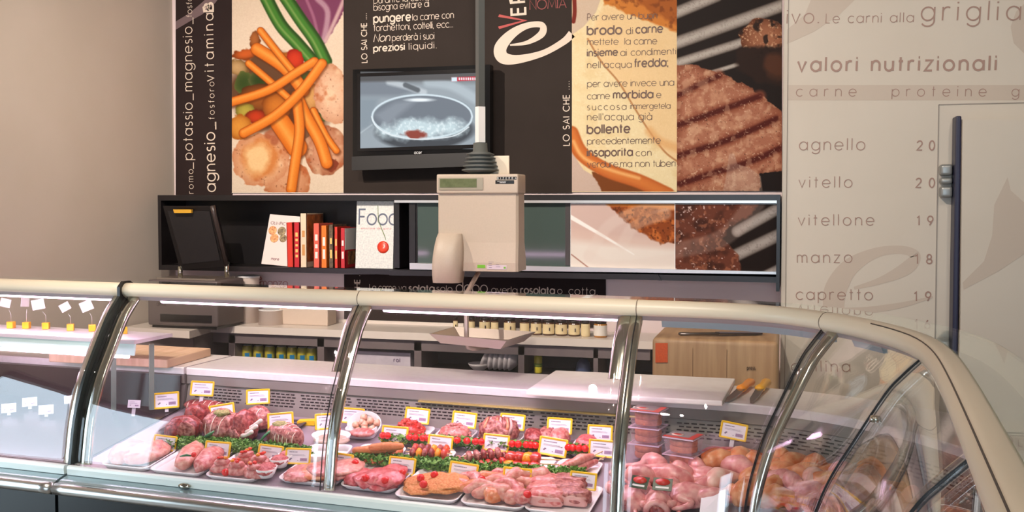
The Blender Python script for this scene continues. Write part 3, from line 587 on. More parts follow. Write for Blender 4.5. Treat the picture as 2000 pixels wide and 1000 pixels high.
# --- steak picture
pe = panel('food_poster', 1322, -40, 1527, 374, YP, pm('poster_steak', (60, 44, 36), None), 'photo poster of a grilled steak lying on round grill bars', 'poster', G)
def speckle(c, m, seed, col, th=.62, al=.8, sc=9): c.put(m*np.clip((c.noise(sc, seed)-th)*9, 0, 1)*al, col)
c = Canvas(1322, -4, 1527, 373, (34, 25, 22), 1.0, 2.5, 1080, 0)
for p, w in [([(560, 80), (800, -20)], 62), ([(560, 225), (1180, 5)], 66), ([(560, 322), (960, 195)], 50), ([(780, 352), (1000, 285)], 24)]:
    c.line(p, w, (205, 196, 186), 6, 1, (66, 56, 50)); d = np.abs(c.X*0); speckle(c, c.line(p, w*.8, (150, 140, 132), 8, .25), int(w), (60, 52, 48), .58, .6, 6)
m = c.ell(1040, 185, 118, 98, 0, (168, 110, 80), 6, 22, 4, 1, (110, 62, 40)); speckle(c, m, 3, (226, 180, 140), .6); c.poly([(890, 240), (1140, 220), (1140, 420), (1000, 400), (900, 330)], (46, 30, 24), 16, 16); speckle(c, m, 8, (40, 26, 20), .6, .9, 40); c.ell(1090, 320, 60, 60, 0, (84, 50, 34), 30, 20)
st = [(600, 318), (700, 320), (800, 348), (960, 426), (1060, 498), (1130, 560), (1130, 830), (1010, 850), (1015, 945), (600, 945)]
d, m = c.poly(st, (176, 114, 88), 5, 10, 2); c.put(m*np.clip(1+d/40, 0, 1)*.8, (132, 72, 50)); n = c.noise(30, 7); c.put(m*np.clip((n-.45)*3, 0, 1)*.6, (222, 172, 136))
for p, w in [([(600, 470), (720, 410), (810, 370)], 40), ([(600, 615), (800, 545), (1010, 470)], 44), ([(600, 765), (850, 685), (1090, 580)], 46), ([(600, 905), (760, 852), (960, 790), (1130, 715)], 46)]: c.line(p, w+14, (140, 76, 54), 20, .8); c.line(p, w*.62, (86, 32, 24), 12, 1)
speckle(c, m, 11, (244, 210, 176), .7, .6, 8); speckle(c, m, 21, (60, 30, 22), .74, .8, 6); speckle(c, m, 31, (236, 196, 160), .56, .35, 34)
c.poly([(860, 750), (885, 750), (900, 800), (960, 820), (1015, 860), (1025, 945), (830, 945), (845, 860)], (214, 190, 172), 4, 0, 1, .35)
c.build('picture_print', onplane(YP-.0012), PRINT, pe, .82)
# --- low strips under the shelf
ph = panel('wall_panel', 672, 536, 1183, 640, YP, DARKP, 'low dark wall strip with a pale salting tip, under the shelf', 'wall panel')
b = LB(); bb = LB()
for s_, x0, y0, x1, y1, xh in [('La carne va', 722, 567, 793, 568, 8.5), ('solo', 853, 569, 883, 570, 8.5), ('dopo', 891, 571, 952, 572, 15), ('averla', 960, 572, 1010, 573, 9), ('o', 1089, 574, 1102, 574, 9), ('cotta.', 1111, 575, 1167, 576, 10)]: lettering(b, s_, (x0, y0), (x1, y1), xh, .12, .2, pl)
for s_, x0, y0, x1, y1, xh in [('salata', 799, 569, 848, 569.5, 9), ('rosolata', 1017, 573, 1083, 574, 9.5)]: lettering(bb, s_, (x0, y0), (x1, y1), xh, .25, .2, pl)
lettering(bb, 'SAI CHE ..', (703, 600), (703, 534), 7.5, .18, .25, pl); b.build('tip_lettering', LET, ph); bb.build('bold_lettering', LET, ph)
b = MB(); lettering(b, 'e', (497, 553), (519, 553), 14, .18, .2, onplane(YB-.001)); lettering(b, 'manzo', (509, 558), (562, 559), 9, .16, .2, onplane(YB-.001)); tag(b.build('wall_lettering', pm('faint_red_print', (186, 130, 128), None)), 'faint red lettering on the wall under the bookshelf', 'lettering')
# --- lettering on the cold-room wall
wl = thing('wall_lettering', 'tan nutrition table lettered on the white cold-room wall', 'lettering', onY(1700, 400, YC-.003)); plc = onplane(YC-.002); b = LB(); bb = LB()
for s_, x0, y0, x1, y1, xh in [('vivo.', 1515, 46, 1600, 45, 19), ('Le carni alla', 1613, 45, 1784, 43, 13), ('griglia', 1799, 40, 1992, 39, 26), ('carne', 1555, 188, 1672, 188, 14), ('proteine', 1742, 188, 1926, 188, 14), ('grassi', 1976, 188, 2090, 188, 14), ('agnello', 1561, 293, 1689, 293, 16), ('vitello', 1560, 366, 1664, 366, 15), ('vitellone', 1559, 440, 1707, 440, 15), ('manzo', 1557, 513, 1664, 513, 15), ('capretto', 1555, 585, 1704, 586, 15), ('gallina', 1546, 725, 1660, 726, 15)]:
    lettering(b, s_, (max(x0, 1538), y0) if s_ != 'vivo.' else (1536, y0), (x1, y1), xh, .115, .2, plc) if s_ != 'vivo.' else lettering(b, 'ivo.', (1537, y0), (x1, y1), xh, .115, .2, plc)
for s_, x0, y0, x1, y1, xh in [('valori nutrizionali', 1558, 139, 1945, 137, 19), ('20', 1791, 293, 1825, 293, 12.5), ('20', 1789, 366, 1825, 366, 12.5), ('19', 1790, 440, 1822, 440, 12.5), ('18', 1787, 515, 1820, 515, 12.5), ('19', 1785, 588, 1818, 588, 12.5), ('16', 1786, 642, 1816, 642, 12)]: lettering(bb, s_, (x0, y0), (x1, y1), xh, .22, .2, plc)
b.build('table_lettering', TAN, wl); bb.build('bold_lettering', TAN, wl)
b = MB(); b.hexa([onY(1537, 166, YC-.0008), onY(2150, 166, YC-.0008), onY(2150, 196, YC-.0008), onY(1537, 196, YC-.0008)], (0, .0005, 0)); b.build('heading_band', TANL, wl)
def flat(name, pts, Y, m, parent): b = MB(); b.prism([onY(x, y, Y) for x, y in pts], (0, .0005, 0)); return b.build(name, m, parent)
flat('swoosh_print', [(1537, 86), (1537, 58), (1572, 28), (1588, -10), (1680, -10), (1640, 28), (1590, 62)], YC-.0008, TANL, wl)
flat('swoosh_print', [(2000, 8), (1985, 22), (1974, 52), (1980, 84), (2000, 104), (2060, 104), (2060, 8)], YC-.0008, TANL, wl)
estroke('logo_letter', [(1668, 563), (1720, 548), (1770, 524), (1788, 500), (1760, 488), (1710, 494), (1660, 522), (1632, 566), (1628, 610)], [6, 14, 26, 20, 16, 20, 34, 44, 40], TANL, wl, YC-.0008)
estroke('logo_letter', [(1628, 606), (1690, 606), (1760, 596), (1822, 580)], [10, 13, 11, 4], TANL, wl, YC-.0011)
flat('swoosh_print', [(1968, 346), (1974, 372), (2010, 404), (2010, 490), (1950, 530), (1882, 566), (1880, 552), (1922, 510), (1938, 460), (1942, 400)], 4.30-.001, TANL, door)
# ================================================================ WALL SHELF
def cx(a, c): return (a+c)/2
def fbox(x0, x1, y0, y1, Y, dep, m, name, parent=None, bev=0, world=True, seg=2):
    """box whose front face stands at depth Y and fills the given pixels"""
    xm, ym = cx(x0, x1), cx(y0, y1); a, c = onY(x0, ym, Y), onY(x1, ym, Y); t, u = onY(xm, y0, Y), onY(xm, y1, Y); b = MB()
    b.box((cx(a.x, c.x), Y+dep/2, cx(t.z, u.z)), (c.x-a.x, dep, t.z-u.z), None, bev, seg); return b.build(name, m, parent)
def fdim(x0, x1, y0, y1, Y):
    xm, ym = cx(x0, x1), cx(y0, y1); a, c = onY(x0, ym, Y), onY(x1, ym, Y); t, u = onY(xm, y0, Y), onY(xm, y1, Y); return cx(a.x, c.x), c.x-a.x, u.z, t.z-u.z
SD = YB-.01-YS
sh = thing('wall_shelf', 'long black open shelf on the wall, with sliding picture doors in its right half', 'wall shelf', onY(915, 530, YS))
zT = onY(600, 381, YS).z; zT1 = onY(600, 392, YS).z; zB1 = onY(600, 523, YS).z; zB = onY(600, 533, YS).z; xa = onY(309, 460, YS).x; xb = onY(1523, 460, YS).x
b = MB(); b.box((cx(xa, xb), YS+SD/2, cx(zT, zT1)), (xb-xa, SD, zT-zT1)); b.build('top_board', BLACKW, sh)
b = MB(); b.box((cx(xa, xb), YS+SD/2, cx(zB, zB1)), (xb-xa, SD, zB1-zB)); b.build('bottom_board', BLACKW, sh)
b = MB(); b.box((xa+.009, YS+SD/2, cx(zT1, zB1)), (.018, SD, zT1-zB1)); b.build('side_panel', BLACKW, sh)
b = MB(); b.box((xb-.006, YS+SD/2-.01, cx(zT, zB)-.02), (.014, SD+.02, zT-zB+.03)); b.build('side_panel', BLACKW, sh)
b = MB(); b.box((cx(xa, xb), YS+SD-.004, cx(zT1, zB1)), (xb-xa-.04, .008, zT1-zB1)); b.build('back_panel', pm('near_black_panel', (20, 17, 19), None, rough=.4), sh)
for x0, x1 in ((769, 780), (799, 811)):
    fbox(x0, x1, 392, 523, YS+.005, SD-.02, BLACKW, 'divider', sh)
b = MB(); q = [onY(770, 391, YS-.012), onY(1519, 391.5, YS-.012), onY(1519, 397, YS-.012), onY(770, 396, YS-.012)]; b.hexa(q, (0, .03, 0)); b.build('door_rail', ALU, sh)
b = MB(); q = [onY(800, 514, YS-.012), onY(1519, 531, YS-.012), onY(1519, 536, YS-.012), onY(800, 526, YS-.012)]; b.hexa(q, (0, .03, 0)); b.build('door_rail', ALU, sh)
b = MB(); q = [onY(760, 528, YS-.014), onY(1285, 536, YS-.014), onY(1292, 548, YS-.014), onY(1278, 547, YS-.014), onY(760, 538, YS-.014)]; b.prism(q, (0, .03, 0)); b.build('bottom_rail', BLACKW, sh)
def door(x0, x1, y0, y1, m, name, Y): return fbox(x0, x1, y0, y1, Y, .006, m, name, sh)
gd = door(806, 1113, 397, 519, pm('smoked_glass', (70, 84, 80), None, rough=.08, spec=.7), 'glass_door', YS+.02)
fbox(1104, 1113, 397, 518, YS+.016, .004, pm('door_edge_grey', (70, 66, 66), None, rough=.3), 'door_stile', sh)
fbox(806, 815, 397, 517, YS+.016, .004, pm('door_edge_dark', (44, 38, 38), None, rough=.3), 'door_stile', sh)
d1 = door(1114, 1318, 397, 529, WHITE, 'picture_door', YS+.008)
c = Canvas(1115, 398, 1317.5, 528, (208, 180, 170), 1.0)
c.poly([(1105, 452), (1180, 470), (1330, 478), (1330, 540), (1105, 540)], (232, 222, 212), 26); c.poly([(1105, 440), (1250, 470), (1330, 470), (1330, 486), (1105, 470)], (214, 180, 166), 18, 0, 1, .6)
m = c.poly([(1180, 390), (1330, 390), (1330, 470), (1290, 476), (1248, 456), (1216, 428)], (140, 70, 34), 4, 6, 3)[1]; n = c.noise(9, 4); c.put(m*np.clip((n-.5)*5, 0, 1)*.8, (206, 116, 56)); c.put(m*np.clip((c.noise(5, 14)-.6)*7, 0, 1)*.7, (70, 34, 20)); c.line([(1190, 396), (1250, 398), (1325, 404)], 12, (222, 134, 62), 6)
c.line([(1108, 420), (1180, 462), (1238, 497)], 9, (244, 240, 234), 2, 1, None, 2); c.line([(1116, 497), (1155, 527)], 2, (160, 110, 96), 2)
for p in ([(1150, 500), (1190, 440), (1260, 408), (1325, 398)], [(1215, 480), (1240, 440), (1300, 418)], [(1150, 500), (1200, 520), (1325, 505)]): c.line(p, 22, (226, 210, 200), 6, .35)
c.build('picture_print', onplane(YS+.0068), PRINT, d1, .9)
d2 = door(1318, 1519, 398, 531, WHITE, 'picture_door', YS+.004)
c = Canvas(1319, 399, 1518.5, 530, (36, 26, 22), 1.0)
for p, w in [([(1440, 452), (1540, 396)], 24), ([(1400, 516), (1540, 450)], 26), ([(1480, 545), (1540, 516)], 20)]: c.line(p, w, (196, 186, 178), 3, 1, (80, 70, 64)); speckle(c, c.line(p, w*.7, (150, 140, 134), 4, .3), int(w), (70, 60, 56), .58, .6, 3)
d, m = c.poly([(1310, 390), (1482, 390), (1470, 420), (1420, 440), (1408, 466), (1440, 500), (1448, 540), (1310, 540)], (112, 62, 46), 4, 8, 4); c.put(m*np.clip((c.noise(22, 6)-.45)*4, 0, 1)*.8, (64, 36, 28)); speckle(c, m, 5, (244, 214, 204), .72, .9, 5); speckle(c, m, 15, (176, 110, 80), .58, .6, 9)
c.line([(1318, 490), (1400, 470), (1440, 440), (1475, 395)], 30, (214, 190, 180), 6, .28, None, 40)
c.build('picture_print', onplane(YS+.0028), PRINT, d2, .8)
# ---------------------------------------------------------------- books
def book(label, x0, x1, y0, y1, cov, name='book', dep=.15, Y=None, lean=0, spine=None, cover=None, group='cookbooks on the black shelf'):
    Y = Y or YS+.012; xc, w, z0, h = fdim(x0, x1, y0, y1, Y); z0 = zB1+.0015
    M = Matrix.Translation((xc, Y, z0)) @ Matrix.Rotation(lean, 4, 'Y'); t = thing(name, label, 'book', M, group); b = MB(); k = .0025
    b.box((-w/2+k/2, dep/2, h/2), (k, dep, h)); b.box((w/2-k/2, dep/2, h/2), (k, dep, h)); b.box((0, k/2, h/2), (w, k, h)); b.build('cover', cov, t, False)
    b = MB(); b.box((0, dep/2, h/2), (w-2*k-.0004, dep-.008, h-.006)); b.build('pages', pm('paper_pages', (232, 220, 200), None, rough=.8), t, False)
    if spine:
        b = MB(); rs = random.Random(int(x0)); zz = h*.2
        for i in range(spine[1]): l = h*.6/spine[1]; b.box((0, -.0005, zz+l*.4), (w*.42, .001, l*rs.uniform(.35, .8))); zz += l
        b.build('spine_title', spine[0], t, False)
    if cover:
        for (ya, yb, za, zb, m) in cover:
            b = MB(); b.box((w/2+.0004, dep*cx(ya, yb), h*cx(za, zb)), (.0008, dep*(yb-ya), h*(zb-za))); b.build('cover_print', m, t, False)
    return t
rd = pm('red_cover', (206, 52, 34), None, rough=.4); rd2 = pm('crimson_cover', (190, 36, 44), None, rough=.4); og = pm('orange_cover', (232, 116, 36), None, rough=.4); cr = pm('cream_cover', (222, 200, 172), None, rough=.4); bk = pm('dark_cover', (70, 56, 44), (120, 96, 70), 60, .4); sal = pm('salmon_cover', (222, 96, 78), None, rough=.4); wc = pm('white_cover', (226, 220, 212), None, rough=.4); pic = pm('food_photo_print', (70, 44, 32), (190, 130, 80), 50, .4); ogp = pm('orange_photo_print', (196, 110, 52), (120, 64, 34), 30, .4)
gold = pm('gold_letter', (232, 190, 110), None)
book('red book leaning by the pale tilted book, first of the row', 561, 573, 438, 525, rd, lean=R(-1), dep=.17)
book('red book with gold spine lettering, left of the tall cream one', 574, 585, 438, 525, rd2, spine=(gold, 5), dep=.17)
book('tall cream-spined book with an orange photo cover, tallest of the row', 586.5, 599, 421, 526, cr, spine=(pm('tan_spine_print', (200, 140, 80), None), 2), cover=[(.02, .98, .1, .98, ogp)], dep=.18)
book('salmon spined book just right of the tall cream one', 612, 624, 439, 525, sal, spine=(wc, 3))
book('orange spined book in the middle of the row', 627, 638.5, 442, 524, og, spine=(wc, 2), cover=[(.1, .9, .55, .9, pic)])
book('dark olive book beside the orange one', 642, 651, 440, 524, bk, spine=(gold, 2))
book('thin bright red book right of the dark olive one', 653, 660, 445, 525, rd, spine=(gold, 2), dep=.14)
book('crimson book with a white and photo cover, last of the row', 665, 674, 448, 526, rd2, spine=(wc, 2), cover=[(0, 1, .45, .99, wc), (.2, .9, .08, .42, pic)], dep=.16)
# pale book facing out, leaning back
xc, w, z0, h = fdim(522, 584, 420, 520, YS+.07); M = Matrix.Translation((xc-.015, YS+.035, zB1+.006)) @ Matrix.Rotation(R(4), 4, 'Y') @ Matrix.Rotation(R(-14), 4, 'X')
t = thing('book', 'pale pink book leaning back, cover with round meat dishes', 'book', M, 'cookbooks on the black shelf'); b = MB(); b.box((0, .007, h/2), (w, .014, h), None, .002); b.build('cover', pm('pale_pink_cover', (226, 210, 204), None, rough=.35), t, False)
b = MB(); pb_ = lambda x, y: M @ Vector(((x-553)/62*w, -.0006, (520-y)/100*h)); lettering(b, 'OLIMPIC MEAT', (527, 440), (579, 440), 4, .2, .25, pb_); lettering(b, 'more', (540, 510), (555, 510), 3.5, .3, .25, pb_); b.build('cover_title', pm('plum_title', (120, 80, 84), None), t)
for i, (x, y, r) in enumerate([(533, 452, 8), (551, 452, 8), (539, 467, 8), (556, 466, 7)]):
    b = MB(); q = pb_(x, y); b.lathe([(w/62*r, 0), (w/62*r, .0008), (w/62*r*.85, .001)], Matrix.Translation(q) @ M.to_3x3().to_4x4() @ Matrix.Rotation(R(90), 4, 'X'), 20); 
    o = b.build('dish_print', pm('dish_print_%d' % (i % 2), ((190, 110, 70), (170, 150, 110))[i % 2], ((230, 180, 120), (90, 70, 50))[i % 2], 90, .5), t)
# Food book
xc, w, z0, h = fdim(693.5, 767, 390, 522, YS+.02); M = Matrix.Translation((xc, YS+.02, zB1+.003)) @ Matrix.Rotation(R(-4), 4, 'X')
t = thing('book', 'large white book standing face out, cover with a red tomato on its stalk', 'book', M); b = MB(); b.box((0, .012, h/2-.002), (w, .024, h), None, .002); b.build('cover', pm('white_textured_cover', (226, 224, 218), (200, 202, 200), 120, .35), t, False)
fb = lambda x, y: M @ Vector(((x-730)/73.5*w, -.0008, (522-y)/132*h)); b = MB(); lettering(b, 'Food', (699, 437), (775, 437), 21, .16, .2, fb)
for v in b.v:                                                     # the title runs off the cover's edge
    l = M.inverted() @ v; l.x = min(l.x, w/2-.0005); v[:] = (M @ l)[:]
b.build('cover_title', pm('slate_title', (92, 98, 116), None), t); b = MB(); lettering(b, 'emozione del gusto', (703, 446), (762, 446), 2.6, .25, .25, fb); b.build('cover_subtitle', pm('pink_subtitle', (206, 150, 150), None), t)
b = MB(); b.tube([fb(x, y)+Vector((0, -.001, 0)) for x, y in ((735, 400), (737, 430), (748, 455), (752, 466))], [.003, .004, .005, .003], 6, .3); b.build('stalk_print', pm('stalk_green', (134, 150, 96), None), t)
b = MB(); b.lathe([(.029, 0), (.029, .001), (.021, .004), (.0, .005)], Matrix.Translation(fb(747, 481)) @ Matrix.Rotation(R(90), 4, 'X'), 24); b.build('tomato_print', pm('tomato_red', (196, 40, 26), (222, 70, 40), 30, .3), t)
# ---------------------------------------------------------------- television
TVY = YB-.11
def tq(x, y): return onY(x, y, TVY)
tv = thing('television', 'black flat television on the dark wall panel, screen showing a pot boiling over', 'television', onY(830, 240, TVY))
q = [tq(689, 136), tq(957, 126), tq(957, 324), tq(689, 333)]; b = MB(); b.hexa(q, (0, .055, 0)); b.build('cabinet', pm('gloss_black', (16, 15, 16), None, rough=.08, spec=.6), tv)
b = MB(); b.hexa([tq(760, 190), tq(890, 185), tq(890, 280), tq(760, 285)], (0, .10, 0)); b.v = [p+Vector((0, .003, 0)) for p in b.v]; b.build('wall_mount', BLACKW, tv)
for nm, pts, m in [('bezel', [(699, 144), (943, 134), (943, 142), (704, 150)], 0), ('bezel', [(699, 144), (704, 150), (704, 290), (699, 296)], 0), ('bezel', [(943, 134), (943, 290), (936, 288), (936, 142)], 0), ('bezel', [(699, 296), (704, 290), (936, 282), (943, 290)], 0)]:
    b = MB(); b.prism([tq(x, y)-Vector((0, .006, 0)) for x, y in pts], (0, .008, 0)); b.build(nm, MATS.get('tvb') or MATS.setdefault('tvb', pm('gloss_black_bezel', (26, 24, 25), None, rough=.1, spec=.6)), tv)
b = MB(); b.prism([tq(x, y)-Vector((0, .012, 0)) for x, y in [(689, 306), (957, 297), (957, 324), (689, 333)]], (0, .02, 0)); b.build('speaker_bar', pm('soft_black', (24, 22, 22), None, rough=.45), tv)
c = Canvas(704, 140, 936, 291, (104, 108, 112), 1.0, 2.5, 660, 0)
c.put(np.clip((c.Y-380)/40, 0, 1), (150, 160, 168)); c.poly([(100, 390), (300, 400), (420, 440), (300, 470), (100, 470)], (122, 130, 140), 30); c.line([(250, 400), (330, 420), (420, 450)], 30, (196, 204, 210), 14, .8); c.line([(440, 400), (560, 420), (700, 500)], 46, (176, 188, 196), 20, .8); c.line([(330, 415), (390, 440)], 24, (84, 90, 96), 8, .9); c.poly([(105, 480), (200, 480), (160, 620), (105, 640)], (134, 146, 156), 30); c.line([(110, 650), (180, 600)], 6, (190, 200, 206), 6, .6)
c.poly([(100, 350), (700, 340), (700, 385), (560, 392), (100, 400)], (84, 84, 86), 14)
c.ell(425, 640, 240, 90, -2, (70, 74, 80), 14); c.ell(412, 572, 250, 112, -2, (196, 208, 214), 4, rim=(130, 142, 150)); c.ell(412, 570, 240, 103, -2, (112, 120, 130), 4); c.poly([(180, 560), (280, 500), (400, 480), (300, 560), (240, 620)], (134, 142, 152), 30)
c.line([(412+244*math.cos(R(a)), 571+106*math.sin(R(a))-2) for a in range(0, 361, 15)], 9, (206, 220, 228), 4); m = c.ell(412, 628, 196, 50, -2, (190, 208, 214), 30, 22, 3); c.put(m*np.clip((c.noise(10, 3)-.5)*4, 0, 1)*.6, (240, 250, 252)); c.ell(372, 657, 54, 17, 4, (140, 66, 56), 10, 12, 6); c.ell(400, 488, 60, 8, 0, (236, 244, 248), 8); c.line([(165, 570), (190, 620), (270, 662), (400, 680), (560, 665), (640, 620)], 5, (222, 230, 234), 3)
c.poly([(555, 378), (700, 372), (700, 392), (555, 398)], (190, 40, 60), 3); c.poly([(555, 378), (582, 377), (582, 397), (555, 398)], (206, 226, 236), 3)
for i in range(9): c.poly([(590+i*11, 379), (597+i*11, 379), (597+i*11, 391), (590+i*11, 391)], (230, 220, 226), 2)
SCR = vcol_mat('lit_screen', .2, 1.15); scr_plane = lambda x, y: tq(x, y)-Vector((0, .0012, 0))
c.build('screen', scr_plane, SCR, tv)
b = MB(); lettering(b, 'acer', (811, 301), (826, 300.5), 4, .25, .25, lambda x, y: tq(x, y)-Vector((0, .013, 0))); b.build('maker_mark', ALU, tv)
# ---------------------------------------------------------------- hanging scale
VS = 3.30; sc = thing('hanging_scale', 'beige weighing scale hung from a dark pole, its pan behind the counter glass', 'scale', onV(938, 530, VS))
hx = onV(932, 440, VS); yaw = TC*-1+R(19.3)*0+R(15.3)-R(13); SM_ = Matrix.Translation((hx.x, hx.y, 0)) @ Matrix.Rotation(R(3.3)-R(1), 4, 'Z')
zt, zm, zb = onV(932, 340, VS).z, onV(932, 378, VS).z, onV(932, 530, VS).z; wpx = (onV(1006, 440, VS)-onV(855, 440, VS)).length
DX = .13; w = wpx
def sbx(lo, hi, m, name, bev=.004, par=sc, seg=3):
    b = MB(); b.box([cx(a, c_) for a, c_ in zip(lo, hi)], [c_-a for a, c_ in zip(lo, hi)], SM_, bev, seg); return b.build(name, m, par)
b = MB(); P = []
for z, wd, y0, y1 in [(zb, .0, .004, DX+.01), (zb+.03, .0, .0, DX+.012), (zb+.10, 0, .006, DX-.015), (zm, 0, .006, DX-.02)]: P.append((z, y0, y1))
rows = [[SM_ @ Vector((x, y, z)) for x, y in ((-w/2, y0+.006), (-w/2+.006, y0), (w/2-.008, y0), (w/2, y0+.008), (w/2, y1-.006), (w/2-.006, y1), (-w/2+.006, y1), (-w/2, y1-.006))] for z, y0, y1 in P]
b.grid(rows, False, True); b.add(rows[0], [tuple(range(8))]); b.add(rows[-1], [tuple(range(8))]); b.build('body', BEIGE, sc)
sbx((-w/2-.002, -.004, zm), (w/2+.002, DX-.01, zt), BEIGE, 'display_head', .006)
sbx((-w/2+.006, -.0065, zm+.012), (w/2*.16, -.003, zt-.012), pm('grey_bezel', (160, 150, 132), None, rough=.4), 'display_frame', .001)
sbx((-w/2+.012, -.0078, zm+.021), (w/2*.0, -.006, zt-.016), pm('lcd_green', (96, 104, 74), (110, 116, 84), 60, .2), 'display_glass', 0)
bl = pm('label_black', (26, 24, 24), None, rough=.4)
sbx((w/2*.50, -.0055, zt-.019), (w/2*.98, -.0038, zt-.010), bl, 'maker_label', 0)
o_ = sbx((w/2*.46, -.0055, zt-.034), (w/2*.92, -.0038, zt-.022), bl, 'model_label', .0005)
b = MB(); f_ = lambda x, y: SM_ @ Vector((x, -.006, y)); pf = lambda x, y: f_(x/1000, -y/1000)
lettering(b, 'BIZERBA', (w*250+2, -(zt-.0175)*1000), (w*488, -(zt-.0175)*1000), 4.2, .2, .25, pf); b.build('maker_lettering', WHITE, sc)
b = MB(); 
for k in range(9): b.box((w/2*.52+k*.0035, -.0058, zt-.026), (.0025, .0004, .0018), SM_)
for k in range(6): b.box((w/2*.58+k*.0035, -.0058, zt-.030), (.0025, .0004, .0018), SM_)
b.build('model_print', WHITE, sc)
sbx((-.0, .001, zb+.012), (.028, .003, zb+.036), pm('green_sticker', (112, 176, 44), None, rough=.5), 'green_sticker', 0)
o_ = sbx((.034, .001, zb+.008), (.104, .0025, zb+.038), pm('lilac_sticker', (206, 188, 196), None, rough=.5), 'approval_sticker', 0)
b = MB()
for k, (x, z, l) in enumerate([(.04, .033, .02), (.04, .028, .012), (.065, .031, .018), (.04, .022, .012), (.066, .024, .012), (.088, .03, .012), (.066, .017, .016), (.042, .014, .01)]): b.box((x+l/2, .0005, zb+z), (l, .0008, .0012), SM_)
b.build('sticker_print', INK, sc); sbx((.094, -.0002, zb+.011), (.101, .001, zb+.017), MATS['green_sticker'], 'seal_mark', 0)
# printer cover bulging at the lower left
b = MB(); rows = []
zz0, zz1 = onV(880, 551, VS).z, onV(880, 456, VS).z
for i in range(13):
    f = i/12; z = zz0+(zz1-zz0)*f; bul = .052*math.sin(math.pi*min(1, .12+f*.88))**.7 if f < 1 else 0; wd = .098-.03*(f-.35)**2 if True else 0; x0 = -w/2-.012+.012*f
    rows.append([SM_ @ Vector((x, y, z)) for x, y in ((x0, .02), (x0+.004, -bul*.9-.006), (x0+.02, -bul-.012), (x0+wd*.8, -bul-.012), (x0+wd, -bul*.7-.004), (x0+wd*1.05, .02))])
b.grid(rows, True, True); b.add(rows[0], [tuple(range(6))]); b.add(rows[-1], [tuple(range(6))]); b.build('printer_cover', BEIGE, sc)
pz_ = lambda y: onV(938, y, VS+.04); cx0 = onV(938, 300, VS+.05)
b = MB(); b.lathe([(.017, zt+.02), (.017, ZC)], Matrix.Translation((cx0.x, cx0.y, 0)), 4, False); b.build('pole', POLE, sc)
zw0, zw1 = onV(938, 278, VS+.04).z, onV(938, 208, VS+.04).z
b = MB(); b.lathe([(.0185, zw0), (.0185, zw1)], Matrix.Translation((cx0.x, cx0.y, 0)), 4, False); b.build('pole_sleeve', WHITE, sc)
b = MB(); zt2 = onV(938, 279, VS+.04).z; pr = [(.024, zt2), (.026, zt2-.03)]; z = zt2-.035; hgt = (z-zt-.006)
for k in range(5): r0 = .036+.004*k; pr += [(r0+.014, z-hgt*(k+.25)/5), (r0+.012, z-hgt*(k+.5)/5), (r0-.002, z-hgt*(k+.8)/5)]
pr.append((.03, zt)); b.lathe(pr, Matrix.Translation((cx0.x, cx0.y, 0)), 24); b.build('bellows', RUBBER, sc)
sbx((.02, DX*.5, zt-.01), (.098, DX*.5+.01, onV(970, 304, VS+.06).z), pm('back_plate_cream', (224, 208, 186), None, rough=.5), 'back_plate', .002)
arx = onV(911, 640, VS-.11); za = onV(911, 683, VS-.11).z; b = MB(); b.tube([onV(934, 533, VS+.06), onV(912, 572, VS-.08), Vector((arx.x, arx.y, 1.18)), Vector((arx.x, arx.y, za+.03)), Vector((arx.x+.004, arx.y+.006, za+.008)), Vector((arx.x+.018, arx.y+.03, za)), Vector((arx.x+.05, arx.y+.09, za))], .0085, 8); b.build('pan_arm', pm('satin_steel', (190, 170, 160), None, rough=.4, metal=.6), sc)
b = MB(); zr = 1.078; R0 = [onZ(838, 652, zr), onZ(989, 666, zr), onZ(1047, 648, zr), onZ(886, 638, zr)]; cc = sum(R0, Vector())/4; R1 = [cc+(p-cc)*.78+Vector((0, 0, -.032)) for p in R0]; R2 = [cc+(p-cc)*.76+Vector((0, 0, -.029)) for p in R0]; R3 = [cc+(p-cc)*.965+Vector((0, 0, .0005)) for p in R0]
b.grid([[*R1], [*R0], [*R3], [*R2]], False, True); b.add(R1, [(0, 1, 2, 3)]); b.add(R2, [(0, 1, 2, 3)]); b.build('pan', pm('pan_steel', (205, 190, 180), None, rough=.3, metal=.8), sc)
# ================================================================ BACK UNIT under the shelf
ZT = .92; YU = 4.36
bu = thing('back_cabinet', 'brown-grey wall cabinet with open cubbies and a white top, under the wall shelf', 'cabinet', (onY(840, 700, YU).x, YU, 0))
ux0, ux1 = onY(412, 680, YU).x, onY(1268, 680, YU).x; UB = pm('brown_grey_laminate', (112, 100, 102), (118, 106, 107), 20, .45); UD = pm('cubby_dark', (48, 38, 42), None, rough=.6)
b = MB(); b.prism([Vector(p) for p in [(ux0, YU, ZT-.034), (ux1+.02, YU, ZT-.034), (ux1+.02, YB-.012, ZT-.034), (XL+.02, YB-.012, ZT-.034), (XL+.02, onZ(285, 640, ZT).y, ZT-.034), (onZ(370, 647, ZT).x, onZ(370, 647, ZT).y, ZT-.034)]], (0, 0, .034)); b.build('countertop', pm('cream_top', (222, 210, 200), None, rough=.3), bu)
zf = .745
b = MB(); b.box((cx(ux0, ux1), YU+.03, cx(ZT-.034, ZT-.085)), (ux1-ux0, .02, .05)); b.build('front_rail', UB, bu)
for xa_, xb_ in ((447, 459), (620, 633), (809, 823), (1012, 1024), (1159, 1168)):
    xx0, xx1 = onY(xa_, 690, YU+.02).x, onY(xb_, 690, YU+.02).x; b = MB(); b.box((cx(xx0, xx1), YU+.02+.12, cx(zf, ZT-.085)+.02), (xx1-xx0, .24, ZT-.085-zf+.04)); b.build('divider', UB, bu)
b = MB(); b.box((cx(ux0, ux1), YB-.03, cx(zf, ZT-.04)), (ux1-ux0, .02, ZT-.04-zf)); b.build('back_panel', UD, bu)
